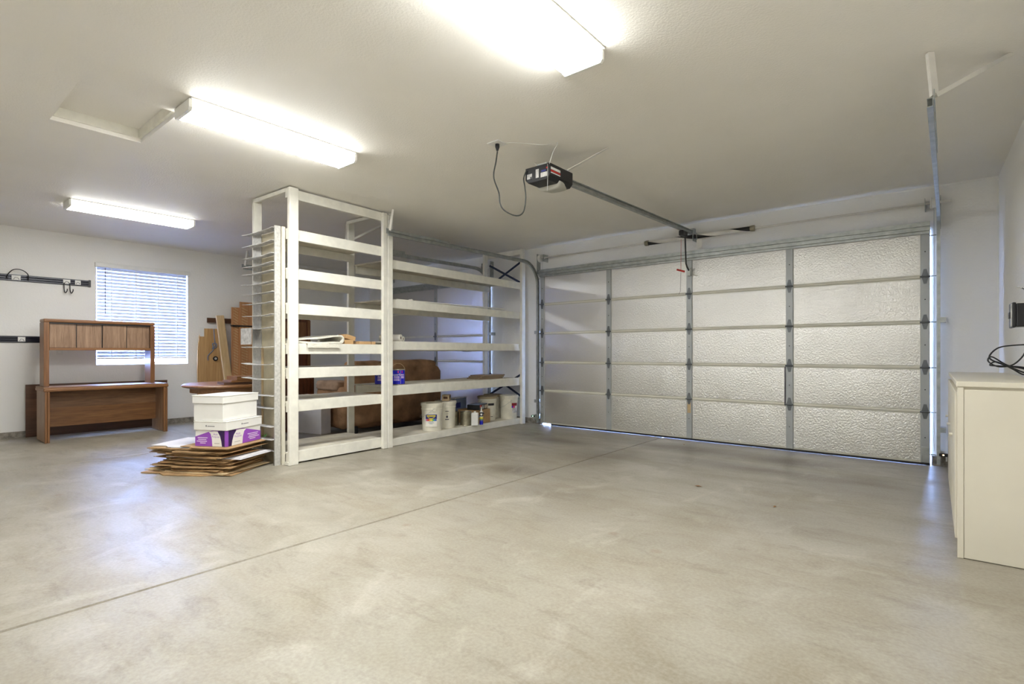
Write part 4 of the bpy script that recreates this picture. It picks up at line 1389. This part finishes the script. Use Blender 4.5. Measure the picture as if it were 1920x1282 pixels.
cbx = thing('cardboard_carton', 'open brown cardboard box with a hand hole on the bottom shelf', 'box', (-5.56, 5.83, BZ), R(2))
cx_, cy_, cz_ = 0.17, 0.175, 0.205
m = MB()
m.box((-cx_, -cy_, 0), (cx_, cy_, 0.006))
m.box((-cx_, -cy_, 0.006), (-cx_ + 0.005, cy_, cz_)).box((cx_ - 0.005, -cy_, 0.006), (cx_, cy_, cz_))
m.box((-cx_ + 0.005, -cy_, 0.006), (cx_ - 0.005, -cy_ + 0.005, cz_)).box((-cx_ + 0.005, cy_ - 0.005, 0.006), (cx_ - 0.005, cy_, cz_))
m.build('carton_body', 'card', cbx)
MB().prism([(-0.035, 0.135), (0.035, 0.135), (0.03, 0.152), (0.012, 0.160), (-0.012, 0.160), (-0.03, 0.152)], cx_ + 0.0003, cx_ + 0.0012, 'x').build('hand_hole', 'black', cbx)
B((cx_ + 0.0003, -0.12, 0.09), (cx_ + 0.001, -0.06, 0.125)).build('blue_sticker', 'greyblue', cbx)
B((-cx_, cy_ * 0.2, 0.006), (-cx_ + 0.006, cy_, 0.02)).build('inner_flap', 'cardlight', cbx)
# tool set cases lying across the open box
tc = thing('tool_case', 'black tool case with red corner and a row of tools lying on the open box', 'tool case', (-5.50, 5.84, BZ + 0.206), R(20))
B((-0.10, -0.16, 0), (0.10, 0.16, 0.075)).build('case_body', 'black', tc, bevel=0.006)
B((-0.095, -0.155, 0.0752), (0.095, 0.155, 0.079)).build('case_lid', 'greyblue', tc)
B((0.1002, -0.14, 0.035), (0.1015, -0.08, 0.07)).build('red_corner', 'redplastic', tc)
B((0.1002, -0.05, 0.012), (0.1015, 0.0, 0.066)).build('white_panel', 'bone', tc)
for k in range(5):
    B((0.1002, 0.035 + k * 0.022, 0.012), (0.103, 0.047 + k * 0.022, 0.062)).build('tool_bit', 'bone' if k % 2 else 'cardlight', tc)
B((0.1002, 0.022, 0.02), (0.1012, 0.032, 0.066)).build('blue_panel', 'greyblue', tc)
gc = thing('storage_case', 'grey-blue plastic case leaning behind the black tool case', 'case', (-5.80, 5.72, BZ + 0.001), R(12))
B((-0.06, -0.16, 0), (0.05, 0.17, 0.36)).build('case_body', 'greyblue', gc, bevel=0.008)
B((-0.065, -0.165, 0.361), (0.055, 0.175, 0.372)).build('case_lid', 'bone', gc)
B((0.0505, -0.12, 0.22), (0.052, 0.0, 0.30)).build('label', 'navy', gc)
sbx = thing('small_box', 'small patterned box on the lid of the cream emblem pail', 'box', (-5.50, 5.20, BZ + 0.376), R(35))
B((-0.05, -0.065, 0), (0.05, 0.065, 0.085)).build('box_body', 'cardlight', sbx, bevel=0.002)
B((0.0503, -0.05, 0.03), (0.0515, -0.01, 0.07)).build('dark_print', 'core', sbx)
B((0.0503, 0.01, 0.04), (0.0515, 0.05, 0.075)).build('dark_print', 'black', sbx)
B((-0.03, -0.0665, 0.03), (0.03, -0.0653, 0.06)).build('dark_print', 'core', sbx)

# boards on the fourth shelf
bz = SZ + 0.0005
for k in range(3):
    o = B((-0.14, -0.26, 0), (0.14, 0.26, 0.020)).build('plank', 'oldboard', bevel=0.002, seg=1)
    o.location = (-5.60 + 0.01 * k, 6.12 + 0.02 * k, bz)
    o.rotation_euler = (0, 0, R(3 * k - 2))
    bz += 0.0215
    tag(o, ['lowest', 'middle', 'topmost'][k] + ' weathered board in the stack at the far end of the fourth shelf', 'board', 'weathered boards on the shelf')

# rolls, quilted pad and wood blocks on the middle shelves
def roll(label, p0, p1, r):
    t = thing('paper_roll', label, 'paper roll', p0)
    d = Vector(p1) - Vector(p0)
    m = Matrix.Translation((0, 0, 0)) @ d.to_track_quat('Z', 'Y').to_matrix().to_4x4()
    L = d.length
    MB().lathe([(r * 0.4, 0), (r, 0), (r, L), (r * 0.4, L), (r * 0.4, 0)], 24, m).build('paper', 'paper', t, smooth=False)
    MB().lathe([(r * 0.4 - 0.0005, 0.004), (0.0, 0.012)], 18, m).build('core_end', 'core', t)
    MB().lathe([(r * 0.4 - 0.0005, L - 0.004), (0.0, L - 0.012)], 18, m).build('core_end', 'core', t)
    return t
rz_ = RZ[2] - 0.001
roll('white paper roll with a dark core lying in front on the third shelf', (-5.32, 4.25, rz_ + 0.045), (-5.575, 4.127, rz_ + 0.045), 0.044)
roll('white paper roll lying behind the cored roll on the third shelf', (-5.40, 4.355, rz_ + 0.035), (-5.66, 4.222, rz_ + 0.035), 0.034)
qp = thing('quilted_pad', 'white folded quilted pad on the fourth near-bay shelf', 'pad', sw(-0.32, 0.36, LZ[3]), SA)
m = MB()
vs, fs = [], []
prof = []
for k in range(15):          # folded loop profile in (y,z)
    u = k / 14
    prof.append((-0.33 + 0.62 * u, 0.002 + 0.004 * math.sin(9 * u)))
for k in range(1, 9):
    a = -PI / 2 + PI * k / 9
    prof.append((0.29 + 0.045 * math.cos(a), 0.052 + 0.048 * math.sin(a)))
for k in range(15):
    u = k / 14
    prof.append((0.29 - 0.60 * u, 0.100 - 0.062 * u + 0.003 * math.sin(11 * u)))
inner = []
for i, p in enumerate(prof):
    a = prof[max(0, i - 1)]
    b = prof[min(len(prof) - 1, i + 1)]
    tx, ty = b[0] - a[0], b[1] - a[1]
    l = math.hypot(tx, ty)
    inner.append((p[0] - ty / l * 0.018, p[1] + tx / l * 0.018))
loop = prof + inner[::-1]
n = len(prof)
for x in (-0.24, 0.25):
    vs += [(x, p[0], p[1]) for p in prof] + [(x, p[0], p[1]) for p in inner]
N2 = 2 * n
for i in range(n - 1):
    fs.append((i, i + 1, N2 + i + 1, N2 + i))
    fs.append((n + i, N2 + n + i, N2 + n + i + 1, n + i + 1))
    fs.append((i, n + i, n + i + 1, i + 1))
    fs.append((N2 + i, N2 + i + 1, N2 + n + i + 1, N2 + n + i))
fs += [(0, N2, N2 + n, n), (n - 1, 2 * n - 1, N2 + 2 * n - 1, N2 + n - 1)]
m.add(vs, fs)
m.build('folded_cloth', 'quilt', qp, smooth=False)
B((-0.2, -0.15, -0.001), (0.30, 0.24, 0.001)).build('hanging_sheet', 'quilt', qp)
B((0.3002, -0.15, -0.045), (0.3022, 0.24, 0.001)).build('hanging_edge', 'quilt', qp)
labs = ['pine wood block next to the quilted pad', 'pine wood block tilted on its neighbour beside the quilted pad', 'pine wood block in the middle of the row on the near-bay shelf',
        'long pine wood block in the row on the near-bay shelf', 'pine wood block against the middle shelf posts']
spec = [(-0.16, 0.78, 0.12, 0.05), (-0.20, 0.86, 0.13, 0.05), (-0.16, 0.955, 0.07, 0.035), (-0.17, 1.045, 0.10, 0.035), (-0.17, 1.135, 0.06, 0.035)]
for lab, (x, y, ln, hh) in zip(labs, spec):
    o = B((-0.10, -ln / 2, 0), (0.06, ln / 2, hh)).build('wood_block', 'pine_h', bevel=0.003, seg=1)
    o.location = sw(x, y, LZ[3] + 0.0005)
    o.rotation_euler = (0, 0, SA)
    if 'tilted' in lab:
        o.location.z += 0.052
        o.location.y -= 0.03
        o.rotation_euler = (R(-14), 0, SA)
    tag(o, lab, 'wood block', 'pine blocks on the shelf')
ms = MB().bar(sw(-0.10, 1.45, RZ[1] + 0.006), sw(-0.05, 3.55, RZ[1] + 0.022), 0.05, 0.012)
tag(ms.build('trim_strip', 'shelf'), 'long thin white trim strip lying along the second shelf', 'trim strip')
br = thing('metal_clip', 'small metal clip lying on the top near-bay shelf', 'clip', sw(-0.13, 0.22, LZ[0]), SA)
MB().bar((0, -0.05, 0.006), (0, 0.05, 0.006), 0.03, 0.004).bar((0, 0.05, 0.006), (0, 0.03, 0.022), 0.03, 0.003).build('clip_plate', 'galv', br)
cw_ = thing('crumpled_paper', 'crumpled white paper scrap on the second shelf beside the posts', 'paper', sw(-0.06, 1.68, RZ[1] + 0.0), SA)
m = MB().add([(0, -0.06, 0), (0.02, 0, 0.0), (0, 0.06, 0), (-0.02, -0.02, 0.022), (-0.015, 0.03, 0.03), (-0.04, 0.0, 0)], [(0, 1, 3), (1, 4, 3), (1, 2, 4), (0, 3, 5), (3, 4, 5), (4, 2, 5)])
m.build('scrap', 'paper', cw_)

# ------------------------------------------------------------------ cabinet and wiring at the right wall
cb_ = thing('storage_cabinet', 'long low cream-painted cabinet against the right wall', 'cabinet', (0.035, 3.87, 0), R(1.0))
CW, CL, CH = 0.36, 1.93, 0.985
B((0.012, 0.012, 0.0), (CW, CL, CH - 0.03)).build('carcass', 'cabinet', cb_)
B((0.028, 0.0, 0.004), (CW, 0.0115, CH - 0.045)).build('end_panel', 'cabinet', cb_, bevel=0.002, seg=1)
B((0.0, -0.002, 0.0), (0.027, 0.0115, CH - 0.031)).build('corner_stile', 'cabinet', cb_, bevel=0.002, seg=1)
B((-0.006, -0.006, CH - 0.0295), (CW, CL + 0.006, CH)).build('cabinet_top', 'cabinet', cb_, bevel=0.004)
for k in range(3):
    y = 0.03 + k * 0.64
    dr = B((-0.010, y, 0.10), (0.0115, y + 0.60, CH - 0.06)).build('cabinet_door', 'cabinet', cb_, bevel=0.003, seg=1)
    MB().tube([(-0.010, y + 0.54, 0.62), (-0.028, y + 0.54, 0.62)], 0.010, 10).build('knob', 'cabinet', dr)

tb_ = thing('timer_box', 'black plastic timer box mounted on the right wall above the cabinet', 'electrical box', (0.30, 4.50, 1.305), R(1.9))
B((0.012, -0.06, 0.0), (0.142, 0.09, 0.142)).build('box_body', 'black', tb_, bevel=0.006)
B((-0.006, -0.064, -0.006), (0.0115, 0.094, 0.148)).build('box_cover', 'black', tb_, bevel=0.005)
B((-0.016, -0.02, 0.05), (-0.0065, 0.03, 0.09)).build('latch', 'black', tb_, bevel=0.003)
B((-0.0105, -0.058, 0.0), (-0.0065, -0.025, 0.14)).build('clear_window', 'bone', tb_)
for k in range(6):
    a = k * 0.9
    MB().tube(catmull([(0.10 + 0.008 * math.cos(a), -0.02 + 0.01 * math.sin(a), 0.142), (0.09, -0.02 + 0.01 * k, 0.20), (0.075 - 0.01 * k, -0.03 + 0.015 * k, 0.24 + 0.008 * (k % 3))], 5), 0.0025, 5).build('loose_wire', 'bone' if k % 3 else 'cable', tb_)
cpts = [(0.365, 4.47, 1.31), (0.36, 4.46, 1.22), (0.35, 4.44, 1.14), (0.30, 4.40, 1.075), (0.24, 4.36, 1.06), (0.20, 4.33, 1.075), (0.18, 4.31, 1.10), (0.20, 4.33, 1.12),
        (0.27, 4.37, 1.07), (0.34, 4.39, 1.05), (0.37, 4.40, 1.03), (0.34, 4.38, 1.015), (0.29, 4.37, 1.05), (0.22, 4.34, 1.09), (0.19, 4.32, 1.07), (0.24, 4.35, 1.065),
        (0.33, 4.38, 1.06), (0.37, 4.39, 1.045), (0.35, 4.38, 1.025), (0.28, 4.36, 1.06), (0.20, 4.33, 1.10), (0.19, 4.33, 1.13), (0.23, 4.36, 1.175), (0.30, 4.38, 1.19), (0.40, 4.39, 1.195)]
tag(MB().tube(catmull(cpts, 6), 0.0045, 6).build('coiled_cord', 'black', smooth=True), 'black cord tied in a coil hanging below the timer box', 'cord')
tag(MB().tube(catmull([(0.385, 4.46, 1.31), (0.383, 4.44, 1.2), (0.378, 4.40, 1.10), (0.378, 4.33, 1.02), (0.375, 4.31, 0.992)], 6), 0.0045, 6).build('straight_cord', 'black', smooth=True),
    'black cord running straight down from the timer box to the cabinet top', 'cord')

# dry leaves and paint drips on the floor
for k, (x, y, s, lab) in enumerate(((-1.66, 4.52, 0.035, 'larger dry brown leaf on the floor before the wide door'), (-1.0, 4.28, 0.02, 'small dry leaf on the floor nearer the cabinet'),
                                    (-2.55, 6.45, 0.016, 'tiny dry leaf on the floor close to the wide door'))):
    m = MB().add([(-s, 0, 0.001), (0, -s * 0.5, 0.006), (s, 0, 0.001), (0, s * 0.5, 0.004), (0, 0, 0.0085)], [(0, 1, 4), (1, 2, 4), (2, 3, 4), (3, 0, 4), (3, 2, 1, 0)])
    o = m.build('dry_leaf', 'dryleaf')
    o.location = (x, y, 0.0005)
    o.rotation_euler = (0, 0, k * 1.3)
    tag(o, lab, 'leaf')
